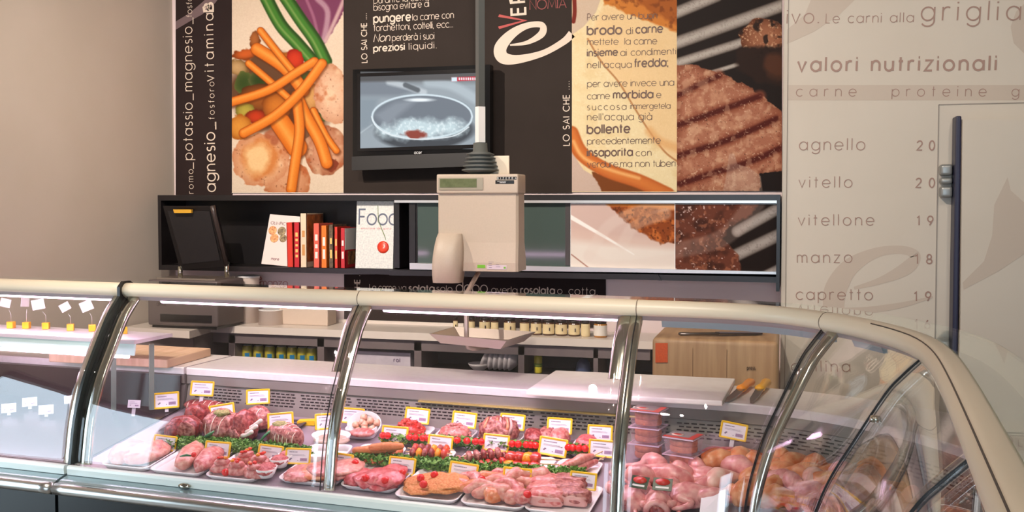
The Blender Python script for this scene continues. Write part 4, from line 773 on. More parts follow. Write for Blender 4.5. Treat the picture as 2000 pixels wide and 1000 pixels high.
b = MB(); b.box((cx(ux0, ux1), YU+.15, zf-.012), (ux1-ux0, .25, .024)); b.build('cubby_floor', UD, bu)
b = MB(); b.box((cx(ux0, ux1), YU+.15, (zf-.024)/2+.02), (ux1-ux0, .24, zf-.064)); b.build('base', UB, bu)
lx = onZ(370, 647, ZT); b = MB(); b.box((cx(XL+.03, lx.x-.03), cx(lx.y+.08, YB-.05), (ZT-.034)/2), (lx.x-.06-XL, YB-.05-lx.y-.08, ZT-.036)); b.build('side_base', UB, bu)
zbk = onY(760, 627, YB-.02).z; xk0, xk1 = onY(600, 632, YB-.02).x, onY(905, 632, YB-.02).x; b = MB(); b.box((cx(xk0, xk1), YB-.014, cx(ZT, zbk)), (xk1-xk0, .008, zbk-ZT)); b.build('upstand', MATS['cream_top'], bu)
# jars on the cabinet top
JL = pm('cream_jar_label', (226, 206, 160), None, rough=.5); JG = pm('dark_preserve', (86, 54, 34), None, rough=.15); JLid = pm('dark_jar_lid', (44, 36, 34), None, rough=.35, metal=.4)
def jar(x0, x1, y1, label, lab=JL, body=JG, h=.062, back=0, fig=True):
    Y = YU+.06+back; p = onY(cx(x0, x1), y1, Y); r = (onY(x1, y1, Y).x-onY(x0, y1, Y).x)/2; t = thing('preserve_jar', label, 'jar', (p.x, Y+r, ZT+.0005), 'jars on the white cabinet top')
    b = MB(); b.lathe([(r*.9, 0), (r*.96, .004), (r*.96, h*.86), (r*.8, h*.93), (r*.8, h*.95)], None, 20); b.build('jar_body', body, t, False)
    b = MB(); b.lathe([(r*.84, h*.9), (r*.86, h*1.1), (r*.8, h*1.12)], None, 20); b.build('lid', JLid, t, False)
    if lab:
        b = MB(); n = 16; rows = [[Vector((r*1.0*math.sin(a_), -r*1.0*math.cos(a_), z)) for a_ in [R(-75+150*i/n) for i in range(n+1)]] for z in (h*.12, h*.82)]; b.grid(rows); b.build('label', lab, t, False)
        if fig:
            b = MB(); b.box((r*.35, -r*.96, h*.46), (.004, .006, h*.22)); b.build('label_figure', pm('figure_dark', (60, 44, 40), None), t, False)
    return t
names = ['leftmost of the row', 'second from the left', 'third from the left', 'fourth from the left', 'fifth from the left', 'sixth, left of the closely packed ones', 'seventh, first of the closely packed ones', 'eighth, second of the closely packed ones', 'ninth, third of the closely packed ones', 'tenth, beside the squarish one']
for k, (a_, c_) in enumerate([(884, 893), (913, 926), (933, 955), (957, 972), (981, 1005), (1013, 1032), (1034, 1056), (1057, 1081), (1082, 1106), (1108, 1131)]):
    jar(a_, c_, 640+(k*.9), 'small dark jar with cream label behind the glass, '+names[k], fig=k % 2 == 0 or k > 5)
jar(1133, 1151, 649, 'squarish cream jar next to the amber jar', JL, JL, .062, 0, False)
jar(1157, 1184, 650, 'amber honey jar with a white label, last on the right of the row', pm('white_jar_label', (224, 216, 206), None), pm('amber_honey', (176, 116, 44), None, rough=.15), .065, -.01, False)
jar(1214, 1226, 646, 'dark red jar standing alone behind the steel post', None, pm('dark_red_jar', (120, 30, 26), None, rough=.2), .09, .02)
# cubby contents
CY = pm('yellow_green_can', (196, 180, 60), (150, 160, 70), 30, .35); CB = pm('blue_can_print', (30, 120, 170), None, rough=.4)
t0 = None
ws = ['leftmost, beside the cabinet divider', 'second of the row', 'third of the row', 'fourth of the row', 'fifth of the row', 'sixth of the row', 'rightmost, in the shadow']
for k, x in enumerate((478, 500, 522, 545, 566, 586, 604)):
    Y = YU+.07; p = onY(x, 690, Y); r = .0255; ztop = onY(x, 676+k*.6, Y).z; h = ztop-zf; M = Matrix.Translation((p.x, Y+r, zf+.0005)); lb = 'yellow green drink can with a blue patch in the cubby, '+ws[k]
    if t0 is None:
        t0 = thing('drink_can', lb, 'can', M, 'cans in the cubby'); b = MB(); b.lathe([(r*.85, 0), (r, .006), (r, h-.01), (r*.86, h-.002), (r*.86, h)], None, 20); b.build('can_body', CY, t0, False); b = MB(); b.lathe([(r*.8, h), (r*.84, h+.004), (r*.78, h+.004), (r*.76, h+.001)], None, 20); b.build('can_lid', ALU, t0, False)
        b = MB(); rows = [[Vector((r*1.01*math.sin(R(a_)), -r*1.01*math.cos(R(a_)), z)) for a_ in range(0, 51, 10)] for z in (h-.058, h-.034)]; b.grid(rows); b.build('blue_patch', CB, t0, False)
    else: copy_tree(t0, M, None, lb)
xc, w, z0, h = fdim(668, 800, 684, 716, YU+.05); bx = thing('paper_box', 'long pale grey carton lying in the middle cubby', 'box', (xc, YU+.12, zf+.0008)); b = MB(); hh = onY(740, 688, YU+.05).z-zf
b.box((0, 0, hh/2), (w, .12, hh), None, .003); b.build('carton', pm('pale_lilac_card', (196, 186, 200), (206, 196, 208), 40, .6), bx, False); b = MB(); b.box((0, -.0605, hh*.8), (w*.98, .001, .006)); b.build('tear_strip', pm('grey_strip', (150, 142, 156), None), bx, False); b = MB(); pf2 = lambda x, y: Vector((bx.location.x+(x-737)/143*w, YU+.0585, zf+hh-(y-686)/(hh/w*143)*hh)); lettering(b, 'rol', (774, 704), (787, 704), 5, .3, .2, pf2); b.build('carton_print', INK, bx)
BW = pm('white_bowl', (206, 198, 200), None, rough=.3); bp_ = [(.022, 0), (.026, .003), (.045, .022), (.052, .034), (.050, .034), (.043, .022), (.024, .006), (.0, .005)]
Y = YU+.09; p = onY(936, 722, Y); M = Matrix.Translation((p.x, Y, zf+.0005)); bw = MB(); bw.lathe(bp_, M, 24); bowl0 = tag(bw.build('bowl', BW, origin=M.to_translation()), 'white bowl lying flat in the cubby, left of the upright ones', 'bowl', 'white bowls in the cubby')
wsb = ['leaning most, first of the upright row', 'second of the upright row', 'third of the upright row', 'fourth of the upright row', 'fifth of the upright row', 'last of the upright row, by the divider']
for k, x in enumerate((956, 968, 978, 988, 998, 1007)):
    p = onY(x, 704, Y); M = Matrix.Translation((p.x+.012, Y, zf+.053)) @ Matrix.Rotation(R(-64 if k == 0 else -82), 4, 'Y'); copy_tree(bowl0, M, None, 'white bowl standing on edge in the cubby, '+wsb[k])
p = onY(1049, 720, YU+.08); bt = thing('spray_bottle', 'yellow cylinder bottle standing in the right cubby', 'bottle', (p.x, YU+.1, zf+.0005)); b = MB(); hb = onY(1049, 695, YU+.08).z-zf; b.lathe([(.017, 0), (.0185, .005), (.0185, hb*.9), (.012, hb)], None, 20); b.build('bottle_body', pm('lemon_yellow', (222, 206, 60), None, rough=.35), bt, False); b = MB(); b.lathe([(.0188, hb*.35), (.0188, hb*.55)], None, 20); b.build('bottle_band', pm('green_band', (150, 170, 70), None), bt, False)
p = onY(1136, 716, YU+.08); b = MB(); b.lathe([(.03, 0), (.036, .01), (.03, .05), (.014, .07)], Matrix.Translation((p.x, YU+.12, zf+.0005)), 20); tag(b.build('blue_pouch', pm('slate_blue', (66, 76, 110), None, rough=.5)), 'dark blue pouch in the far right cubby', 'pouch')
# printer with raised lid, tubs
PY = onZ(300, 642, ZT).y+.03
pr = thing('copier', 'dark desktop copier with its lid raised, on the left end of the white cabinet top', 'copier', (onY(360, 600, PY).x, PY, ZT))
PB = pm('dark_taupe_plastic', (92, 82, 80), None, rough=.45); PD = pm('black_plastic', (18, 15, 16), None, rough=.35)
x0, x1 = onY(288, 600, PY).x, onY(425, 600, PY).x; x0 = max(x0, XL+.06); zt3 = onY(360, 548, PY).z; PD2 = .24
b = MB(); b.box((cx(x0, x1), PY+PD2/2, cx(ZT+.012, zt3)), (x1-x0, PD2, zt3-ZT-.012), None, .012, 3); b.build('body', PB, pr)
b = MB(); b.box((cx(x0, x1), PY+PD2/2, ZT+.0065), (x1-x0-.03, PD2-.03, .013)); b.build('feet', PD, pr)
b = MB(); b.box((cx(x0, x1)+.02, PY-.002, ZT+.05), (x1-x0-.1, .006, .035), None, .002); b.build('paper_slot', PD, pr)
b = MB(); b.box((cx(x0, x1), PY+PD2/2, zt3+.004), (x1-x0-.06, PD2-.06, .008)); b.build('scanner_glass', pm('scanner_glass', (120, 110, 100), None, rough=.1), pr)
hz = zt3+.012; hy = YS-.045; A_ = [onY(352, 528, hy), onY(443, 520, hy), onY(415, 402, hy-.08), onY(318, 402, hy-.08)]
b = MB(); b.hexa(A_, (0, .035, .0)); b.build('lid', PD, pr)
b = MB(); I_ = [A_[0].lerp(A_[2], .1), A_[1].lerp(A_[3], .1), A_[2].lerp(A_[0], .08), A_[3].lerp(A_[1], .08)]; b.hexa([p-Vector((0, .004, 0)) for p in I_], (0, .008, 0)); b.build('lid_pad', pm('grey_black_pad', (26, 22, 23), None, rough=.6), pr)
b = MB(); b.tube([A_[1], A_[1].lerp(A_[2], .85), A_[2]], .012, 6); b.build('lid_edge', pm('brown_black', (60, 50, 48), None, rough=.3), pr)
for q in (A_[0], A_[1]): b = MB(); b.tube([Vector((q.x, q.y, hz-.02)), q+Vector((0, 0, .02))], .012, 8); b.build('hinge', CHROME, pr)
b = MB(); b.hexa([onY(338, 409, hy-.10), onY(373, 409, hy-.10), onY(373, 416, hy-.10), onY(340, 416, hy-.10)], (0, .015, 0)); b.build('caution_sticker', pm('amber_sticker', (200, 150, 40), None), pr)
b = MB(); pp_ = onplane(PY-.0015); lettering(b, 'OFFICE', (306, 597), (324, 597), 4, .2, .25, pp_); b.build('maker_print', PD, pr)
TY = YU+.10; TUB = pm('translucent_white_tub', (222, 206, 194), None, rough=.4)
def tub(xa_, xb_, ya, yb, label, Y, taper=1.06, m=TUB, lid=True):
    p = onY(cx(xa_, xb_), yb, Y); r = (onY(xb_, yb, Y).x-onY(xa_, yb, Y).x)/2; h = max(.04, onY(cx(xa_, xb_), ya, Y).z-ZT); t = thing('plastic_tub', label, 'tub', (p.x, Y+r, ZT+.0005), 'white tubs on the cabinet top'); b = MB()
    b.lathe([(r/taper, 0), (r, h*.94), (r*1.03, h*.95), (r*1.03, h*.97)], None, 24); b.build('tub_body', m, t, False)
    if lid: b = MB(); b.lathe([(r*1.05, h*.96), (r*1.05, h), (r*.9, h*1.005)], None, 24); b.build('lid', WHITE, t, False)
tub(456, 494, 540, 632, 'tall white plastic tub beside the copier', TY); tub(497, 540, 607, 632, 'low white plastic tub in front of the beige box', TY-.04, .95)
b = MB(); xc, w, z0, h = fdim(545, 640, 592, 634, YU+.12); b.box((xc, YU+.17, ZT+.055), (w, .1, .11), None, .006); tag(b.build('beige_box', pm('beige_carton', (206, 186, 168), None, rough=.6)), 'plain beige box behind the low white tub', 'box')
# ================================================================ ON THE WORKTOP
ZW = .9315
def slab(name, pts, z, h, m, label, cat, bev=.004):
    b = bmesh.new(); vs = [b.verts.new(onZ(x, y, z+h)) for x, y in pts]; f = b.faces.new(vs); r = bmesh.ops.extrude_face_region(b, geom=[f]); bmesh.ops.translate(b, verts=[v for v in r['geom'] if isinstance(v, bmesh.types.BMVert)], vec=(0, 0, -h)); bmesh.ops.bevel(b, geom=b.edges[:], offset=bev, segments=2, profile=.6, affect='EDGES'); mb = MB(); mb.bm(b); return tag(mb.build(name, m), label, cat)
slab('cutting_board', [(1027, 762), (1411, 783), (1436, 739), (1085, 723)], ZW, .016, BOARD, 'long white plastic cutting board on the worktop behind the counter glass', 'cutting board')
slab('wooden_board', [(95, 691), (327, 703), (412, 680), (180, 668)], ZW, .03, WOOD, 'thick pale beech board on the left end of the worktop', 'wooden board')
def knife(x0, y0, x1, y1, x2, y2, label, hm):
    t = thing('knife', label, 'knife', onZ(x1, y1, ZW), 'yellow handled knives'); A0, A1, A2 = onZ(x0, y0, ZW+.002), onZ(x1, y1, ZW+.0145), onZ(x2, y2, ZW+.015); d = (A1-A0); d.z = 0; d.normalize(); s_ = Vector((-d.y, d.x, 0))
    b = MB(); pl_ = [A0, A0.lerp(A1, .12)-s_*.007, A0.lerp(A1, .5)-s_*.013, A1-s_*.014, A1+s_*.010, A0.lerp(A1, .3)+s_*.009]; b.prism(pl_, (0, 0, .0022)); b.build('blade', pm('blade_steel', (150, 146, 146), None, rough=.22, metal=1), t)
    b = MB(); b.tube([A1-d*.004, A1+d*.012, A1.lerp(A2, .45), A1.lerp(A2, .85), A2+d*.004], [.011, .0165, .0125, .0165, .010], 10, .75); b.build('handle', hm, t)
knife(1416, 787, 1446, 760, 1468, 744, 'knife with orange handle at the right end of the cutting board', pm('orange_handle', (246, 150, 40), None, rough=.4))
knife(1465, 788, 1483, 760, 1499, 744, 'knife with amber yellow handle, right of the orange one', pm('amber_handle', (238, 172, 40), None, rough=.4))
# butcher block
YK = 4.02; bb_ = thing('butcher_block', 'large wooden butcher block standing by the cold-room wall', 'butcher block', (onY(1396, 690, YK).x, YK+.19, 0)); zk = onY(1396, 664, YK).z
k0, k1 = onY(1273, 700, YK).x, onY(1520, 700, YK).x; b = MB(); b.box((cx(k0, k1), YK+.195, zk-.19), (k1-k0, .38, .38), None, .022, 4); b.build('block', BLOCKW, bb_)
for f in (.33, .6): b = MB(); xx = k0+(k1-k0)*f; b.box((xx, YK-.0002, zk-.2), (.0018, .0016, .33)); b.build('glue_line', pm('glue_line_brown', (150, 112, 78), None), bb_)
for ix in (.06, .94):
    for iy in (.06, .32): b = MB(); b.box((k0+(k1-k0)*ix, YK+iy, (zk-.38)/2), (.06, .06, zk-.38)); b.build('leg', BLOCKW, bb_)
b = MB(); q = [onY(x, y, YK-.0006) for x, y in ((1280, 670), (1304, 670), (1304, 708), (1280, 708))]; b.hexa(q, (0, .0008, 0)); b.build('orange_notice', pm('orange_notice', (226, 92, 30), (206, 80, 26), 200, .5), bb_)
b = MB(); lettering(b, 'press', (1459, 722), (1475, 722), 5, .3, .2, onplane(YK-.0006)); b.build('maker_stamp', pm('burnt_stamp', (80, 56, 40), None), bb_)
zq = zk+.002; t = thing('cleaver', 'long steel butcher knife lying on top of the wooden block', 'knife', onZ(1400, 650, zq)); a0, a1, a2 = onZ(1325, 652, zq+.006), onZ(1404, 652, zq+.008), onZ(1487, 652, zq+.004)
b = MB(); b.tube([a0, a0.lerp(a1, .06), a0.lerp(a1, .3), a1], [.006, .011, .008, .009], 8, .7); b.build('handle', pm('grey_handle', (120, 112, 108), None, rough=.25, metal=.8), t)
d = (a2-a1).normalized(); s_ = Vector((-d.y, d.x, 0)); b = MB(); b.prism([a1-s_*.014, a2-s_*.012, a2+d*.006, a2+s_*.034, a1+s_*.04], (0, 0, .004)); b.build('blade', pm('dark_blade', (70, 62, 62), None, rough=.2, metal=1), t)
# ================================================================ LEFT SECTION: card holders
cub = pm('amber_cube', (240, 160, 20), (250, 180, 40), 30, .2); holders = ['half cut by the left edge', 'second, card turned edge-on', 'third from the left', 'fourth from the left', 'fifth, beside the steel post', 'right of the steel post, card hidden']
for k, (x, y, cxp, cyp, cw, rot, yw) in enumerate([(22, 641, 12, 589, 28, 14, 20), (52, 642, 50, 588, 28, 6, 84), (90, 643, 76, 592, 33, -10, 30), (138, 646, 128, 597, 26, -28, 40), (180, 647, 170, 595, 32, -22, 25), (241, 652, 246, 604, 26, 8, 70)]):
    vv = 2.84; p = onZ(x, y, zs); t = thing('card_holder', 'orange cube holding a white card on a wire, '+holders[k], 'card holder', (p.x, p.y, zs+.0005), 'card holders on the glass shelf'); b = MB(); b.box((0, 0, .012), (.024, .022, .024), Matrix.Rotation(R(10+7*k), 4, 'Z'), .002); b.build('cube', cub, t, False)
    w_ = (p-E0).dot(VC); q = onV(cxp, cyp, w_); l = q-p; l.y -= .003; b = MB(); b.tube([Vector((0, 0, .022)), Vector((0, 0, .05)), Vector((l.x*.6+.004, 0, max(.06, l.z-.03)))], .0009, 5); b.build('wire', ALU, t, False)
    s2 = cw*.00066; b = MB(); b.box((0, 0, 0), (s2*2, .0015, s2*1.7), Matrix.Translation((l.x, -.002, l.z-.005)) @ Matrix.Rotation(R(yw), 4, 'Z') @ Matrix.Rotation(R(rot), 4, 'Y')); b.build('card', CARD, t, False)
# ================================================================ MEAT ON THE DECK
RS = random.Random(11)
def pxm(P): return 2000/max(.2, (P-E0).dot(AX))
def DM(x, y, h=0, yaw=0):
    p = DK(x, y, h); tl = math.atan(DKS)
    if p.dot(UC) > -.5:
        for _ in range(3): p = onZ(x, y, deckz(2.715-max(-.3, min(.22, path_d(p)[0])))+h+.003)
        tl *= .4; h += .003
    return Matrix.Translation(p) @ Matrix.Rotation(-TC, 4, 'Z') @ Matrix.Rotation(tl, 4, 'X') @ Matrix.Rotation(R(yaw), 4, 'Z')
_ICO = {}
def ico(sub):
    if sub not in _ICO:
        b = bmesh.new(); bmesh.ops.create_icosphere(b, subdivisions=sub, radius=1); b.verts.index_update(); _ICO[sub] = ([v.co.copy() for v in b.verts], [[v.index for v in f.verts] for f in b.faces]); b.free()
    return _ICO[sub]
def blob(mb, r, M=None, seed=0, amp=.14, freq=1.6, flat=-.55, sub=3, box=0, taper=0):
    vs, fs = ico(sub); out = []; o = Vector((seed*7.3, seed*3.1, seed*1.7))
    for v in vs:
        k = 1+amp*mnoise.noise(v*freq+o)+amp*.45*mnoise.noise(v*freq*2.7+o)
        p = v.copy()
        if box: m = max(abs(p.x), abs(p.y), abs(p.z)); p = p.lerp(p/m, box)
        p = Vector((p.x*r[0]*k, p.y*r[1]*k*(1+taper*v.x), p.z*r[2]*k*(1+taper*v.x)))
        if p.z < flat*r[2]: p.z = flat*r[2]+(p.z-flat*r[2])*.08
        out.append(p)
    z0 = min(p.z for p in out)
    for p in out: p.z -= z0
    return mb.add(out, fs, True, M)
def capsule(mb, pts, rad, M=None, n=10, wob=0, seed=0):
    P = [M @ Vector(p) if M is not None else Vector(p) for p in pts]; P2 = catmull([P[0]]+P+[P[-1]], 4) if len(P) > 2 else P
    rr = rad if isinstance(rad, (list, tuple)) else [rad]*len(pts); m = len(P2); out = []
    for i in range(m):
        f = i/(m-1)*(len(rr)-1); a = int(min(f, len(rr)-2)); q = rr[a]+(rr[a+1]-rr[a])*(f-a); out.append(q*(1+wob*mnoise.noise(Vector((i*.6, seed*3.3, 0)))))
    d0 = (P2[0]-P2[1]).normalized(); d1 = (P2[-1]-P2[-2]).normalized(); a, c = out[0], out[-1]
    P3 = [P2[0]+d0*a*.75, P2[0]+d0*a*.45]+P2+[P2[-1]+d1*c*.45, P2[-1]+d1*c*.75]; o3 = [a*.3, a*.75]+out+[c*.75, c*.3]
    return mb.tube(P3, o3, n)
_rgb = rgb
def rgb(*c): return _rgb(c[0]*.9, c[1]*.8, c[2]*.8)
BEEF = pm('raw_beef', (140, 36, 44), (214, 130, 122), 110, .32, bump=.6, spec=.6, thr=(.4, .72), detail=5)
ROAST = pm('roast_veal', (140, 50, 54), (228, 172, 160), 100, .34, bump=.7, spec=.6, thr=(.36, .68), detail=5)
DRED = pm('dark_beef', (112, 26, 34), (184, 84, 80), 110, .3, bump=.6, spec=.6, detail=5)
PINK = pm('pink_veal', (206, 72, 86), (238, 150, 150), 80, .32, bump=.5, spec=.6, detail=4)
PORK = pm('pork', (206, 100, 98), (244, 196, 184), 85, .32, bump=.6, spec=.6, detail=5)
CHICK = pm('chicken_skin', (222, 140, 126), (246, 210, 190), 70, .34, bump=.6, spec=.6, detail=5)
CHICKY = pm('corn_fed_chicken', (226, 128, 70), (246, 194, 150), 60, .32, bump=.5, spec=.6, detail=4)
FAT = pm('white_fat', (240, 214, 206), (232, 190, 184), 30, .4, bump=.2)
CRUMB = pm('breadcrumb', (214, 136, 62), (240, 190, 120), 160, .7, bump=.8, detail=5)
ROLL = pm('breaded_roll', (226, 140, 80), (238, 168, 112), 90, .6, bump=.5)
MINCE = pm('mince', (190, 70, 76), (232, 150, 146), 130, .4, bump=.9, detail=4)
REDM = pm('marinated_red', (206, 44, 36), (236, 96, 80), 40, .28, bump=.6, spec=.6)
rgb = _rgb
PEP = pm('red_pepper', (220, 50, 24), (236, 84, 40), 20, .25); PEPY = pm('orange_pepper', (244, 150, 40), None, rough=.25)
TOM = pm('cherry_tomato', (216, 28, 26), None, rough=.15); GRN = pm('parsley_green', (70, 122, 46), (126, 168, 74), 60, .6); LEEK = pm('leek_green', (44, 110, 74), (90, 150, 100), 30, .4); STICK = pm('skewer_wood', (232, 196, 150), None, rough=.6); BONE = pm('bone', (244, 226, 216), None, rough=.4); SKINP = pm('pink_bird_skin', (214, 124, 126), (240, 180, 172), 45, .3, bump=.2, spec=.6, detail=4); SKINY = pm('yellow_bird_skin', (220, 118, 64), (238, 176, 128), 36, .3, bump=.25, spec=.6, detail=4); SKINW = pm('pale_bird_skin', (238, 166, 152), (248, 212, 196), 28, .3, bump=.25, spec=.6); DTRAY = pm('dark_tray', (62, 52, 66), None, rough=.3); HERB = pm('herb_crumb', (110, 120, 60), (176, 160, 110), 200, .8, bump=.6); STR = pm('white_string', (236, 216, 200), None, rough=.8)
def frosted(name, c, al):
    m = bpy.data.materials.new(name); m.use_nodes = True; nt = m.node_tree; N = nt.nodes; L = nt.links; N.clear(); t = N.new('ShaderNodeBsdfTransparent'); d = N.new('ShaderNodeBsdfPrincipled'); d.inputs['Base Color'].default_value = rgb(*c); d.inputs['Roughness'].default_value = .15; mx = N.new('ShaderNodeMixShader'); mx.inputs[0].default_value = al
    L.new(t.outputs[0], mx.inputs[1]); L.new(d.outputs[0], mx.inputs[2]); o = N.new('ShaderNodeOutputMaterial'); L.new(mx.outputs[0], o.inputs[0]); return m
CLEAR = frosted('clear_tub', (244, 214, 232), .2); CLIPM = pm('clear_clip', (220, 214, 220), None, rough=.2)
def room_at(z):                                  # clear depth behind the curved glass at a height
    for i in range(len(GP)-1):
        if GP[i].y >= z >= GP[i+1].y: return min(.218, GP[i].x+(GP[i+1].x-GP[i].x)*(GP[i].y-z)/max(1e-6, GP[i].y-GP[i+1].y)-.015)
    return .218
def keep_in(M, vs, back=-.280):
    for _ in range(3):
        mx, mn, n = -9, 9, None
        for p in vs[::max(1, len(vs)//80)]:
            q = M @ Vector(p); d, nn = path_d(q); e = d-room_at(q.z)+(.026 if abs(q.dot(UC)+1.42) < .05 else 0)
            if e > mx: mx, n = e, nn
            mn = min(mn, d)
        sh = mx if mx > 0 else (mn-back if mn < back else 0)
        if abs(sh) < 1e-4: break
        w = -(UC*n.x+VC*n.y)*sh; M = Matrix.Translation(w+Vector((0, 0, w.dot(VC)*DKS))) @ M
    return M
def tray(x, y, w, d, yaw, label, m=TRAYW, h=.014, group='white trays of meat in the counter'):
    M = keep_in(DM(x, y, .002, yaw), [(sx*w/2*.95, sy*d/2*.95, 0) for sx in (-1, 0, 1) for sy in (-1, 0, 1)]); b = MB(); rows = []
    def ring(w_, d_, z, r=.022):
        o = []
        for sx, sy, a0 in ((1, 1, 0), (-1, 1, 90), (-1, -1, 180), (1, -1, 270)):
            for k in range(5): a = R(a0+k*22.5); o.append(M @ Vector((sx*(w_/2-r)+r*math.cos(a), sy*(d_/2-r)+r*math.sin(a), z)))
        return o
    b.grid([ring(w*.9, d*.9, 0), ring(w, d, h*.9), ring(w, d, h), ring(w-.008, d-.008, h), ring(w*.89, d*.89, .003)], True, True); n = len(b.v); b.add(ring(w*.9, d*.9, 0), [tuple(range(20))]); b.add(ring(w*.89, d*.89, .003), [tuple(range(20))])
    return tag(b.build('tray', m, origin=M.to_translation()), label, 'tray', group)
def meat(name, label, cat, x, y, yaw, fn, mats, h=.004, group=None):
    """fn(mb) shapes the piece about its own base; mats = material of the piece"""
    M = DM(x, y, h, yaw); b = MB(); fn(b)
    if y > 895: b.v = [p*1.04 for p in b.v]
    M = keep_in(M, b.v); o = b.build(name, mats, None, False); o.location = M.to_translation(); o.rotation_euler = M.to_euler(); INV[o.name] = M.inverted(); tag(o, label, cat, group); return o
def part(o, name, fn, m): b = MB(); fn(b); return b.build(name, m, o, False)
# ---- trays of the front row
tray(252, 912, .17, .16, 0, 'white tray of pale chicken at the left end of the front row')
tray(365, 913, .18, .2, 0, 'white tray holding two long pale chicken breasts'); tray(470, 925, .17, .19, 0, 'white tray of rolled meats with chopped pepper')
tray(612, 937, .19, .19, 0, 'white tray of pale veal slices beside the cups of mince'); tray(722, 955, .17, .2, 0, 'white tray of bright pink veal steaks'); tray(842, 968, .185, .19, 0, 'white tray of breaded orange cutlets'); tray(968, 984, .18, .19, 0, 'white tray of chicken wings'); tray(1096, 992, .175, .18, 0, 'white tray of pork ribs')
for k, (x, y, yw) in enumerate([(228, 905, 30), (268, 905, -10)]): meat('chicken_breast', 'pale chicken breast in the leftmost tray, '+['left one', 'right one'][k], 'chicken', x, y, yw, lambda b, k=k: blob(b, (.055, .075, .026), None, 3+k, .16), CHICK, .012, 'chicken breasts in the leftmost tray')
for k, (x, y) in enumerate([(345, 914), (388, 916)]): meat('chicken_breast', 'long pale chicken breast, '+['left of the pair by the pepper rolls', 'right of the pair by the pepper rolls'][k], 'chicken', x, y, 20-k*4, lambda b, k=k: blob(b, (.034, .092, .024), None, 8+k, .14, 1.8), PORK if k else CHICK, .012, 'long chicken breasts in the second tray')
o = meat('garnish', 'cherry tomato and rosemary garnish on the long chicken breasts', 'garnish', 371, 893, 20, lambda b: blob(b, (.008, .008, .008), Matrix.Translation((.012, 0, 0)), 2, .05, sub=2, flat=-.9), TOM, .05); part(o, 'rosemary', lambda b: b.tube([(-.03, .0, .004), (-.01, .003, .006), (.004, 0, .004)], [.002, .004, .002], 6), LEEK)
meat('meat_fillet', 'salmon pink fillet behind the price tag at the left glass', 'fillet', 308, 889, 30, lambda b: blob(b, (.03, .055, .028), None, 17, .15), PORK, .008)
for k, (x, y, yw) in enumerate([(437, 920, 20), (466, 925, 10), (482, 905, 30), (500, 931, 0), (508, 913, 24)]):
    o = meat('meat_roll', 'rolled meat slice topped with diced pepper, '+['leftmost', 'largest, in the middle', 'rear one', 'front right one', 'rear right one'][k], 'meat roll', x, y, yw, lambda b, k=k: (blob(b, (.036, .024, .018), None, 20+k, .15), blob(b, (.022, .016, .011), Matrix.Translation((0, -.004, .022)), 30+k, .2)), PORK, .012, 'rolled meats with pepper')
    for j in range(4): part(o, 'pepper_dice', lambda b, j=j: blob(b, (.007, .006, .005), Matrix.Translation((RS.uniform(-.014, .014), RS.uniform(-.014, .006), .040)), 40+k*4+j, .2, sub=1), (PEP, PEPY, PEP, TOM)[j])
meat('cherry_tomato', 'cherry tomato at the front edge of the rolled meats', 'tomato', 433, 935, 0, lambda b: blob(b, (.012, .012, .011), None, 4, .04, sub=2, flat=-.9), TOM, .012)
cp = None
for k, (x, y, wh) in enumerate([(504, 943, 'frontmost of the four'), (522, 928, 'second of the four'), (546, 912, 'third of the four'), (563, 902, 'rearmost of the four')]):
    M = keep_in(DM(x, y, .012), [(sx*.03, sy*.03, 0) for sx in (-1, 1) for sy in (-1, 1)]); lb = 'small white cup filled with mince, '+wh
    if cp is None: b = MB(); b.lathe([(.018, 0), (.021, .002), (.030, .026), (.028, .026), (.02, .005), (0, .004)], None, 24); cp = b.build('sauce_cup', WHITE, None, False); cp.location = M.to_translation(); tag(cp, lb, 'cup', 'cups of mince')
    else: copy_tree(cp, Matrix.Translation(M.to_translation()), None, lb)
    meat('minced_meat', 'mound of red mince in a small white cup, '+wh, 'mince', x, y, 0, lambda b, k=k: blob(b, (.026, .026, .014), None, 60+k, .12, 3), MINCE, .026, 'mince in the cups').location = M.to_translation()+Vector((0, 0, .012))
for k, (x, y, yw, w, mt) in enumerate([(585, 933, 15, .05, PORK), (622, 928, 20, .06, CHICKY), (655, 930, 30, .055, PORK), (608, 945, 18, .055, PORK), (640, 948, 20, .05, CHICK)]):
    meat('veal_slice', 'thin pale veal slice, '+['left rear of its tray', 'rear middle of its tray', 'right rear, half behind the post', 'front left of its tray', 'front right of its tray'][k], 'veal slice', x, y, yw, lambda b, k=k, w=w: blob(b, (w, .058, .012), None, 70+k, .2, 2), mt, .013+.004*k, 'pale veal slices')
for k, (x, y, yw, w) in enumerate([(682, 960, 25, .05), (712, 955, 20, .05), (745, 938, 30, .05), (730, 966, 15, .055), (768, 930, 30, .042), (752, 950, 30, .042)]):
    meat('veal_steak', 'bright pink veal steak, '+['leftmost', 'second from the left', 'rear middle', 'front one by the tomato', 'rearmost, under the price tag', 'right one'][k], 'steak', x, y, yw, lambda b, k=k, w=w: blob(b, (w, .045, .017), None, 80+k, .22, 2), PINK, .013+.006*(k % 3), 'pink veal steaks')
for k, (x, y, wh) in enumerate([(683, 968, 'front of the pink steaks'), (744, 953, 'middle of the pink steaks'), (786, 930, 'right of the pink steaks'), (694, 911, 'behind the veal slices'), (818, 962, 'left of the breaded cutlets'), (822, 940, 'rear left of the breaded cutlets'), (849, 934, 'rear middle of the breaded cutlets'), (941, 943, 'above the chicken wings'), (1013, 996, 'front of the ribs')]):
    meat('cherry_tomato', 'cherry tomato at the '+wh, 'tomato', x, y, 0, lambda b, k=k: blob(b, (.011, .011, .0105), None, 5+k, .04, sub=2, flat=-.9), TOM, .035)
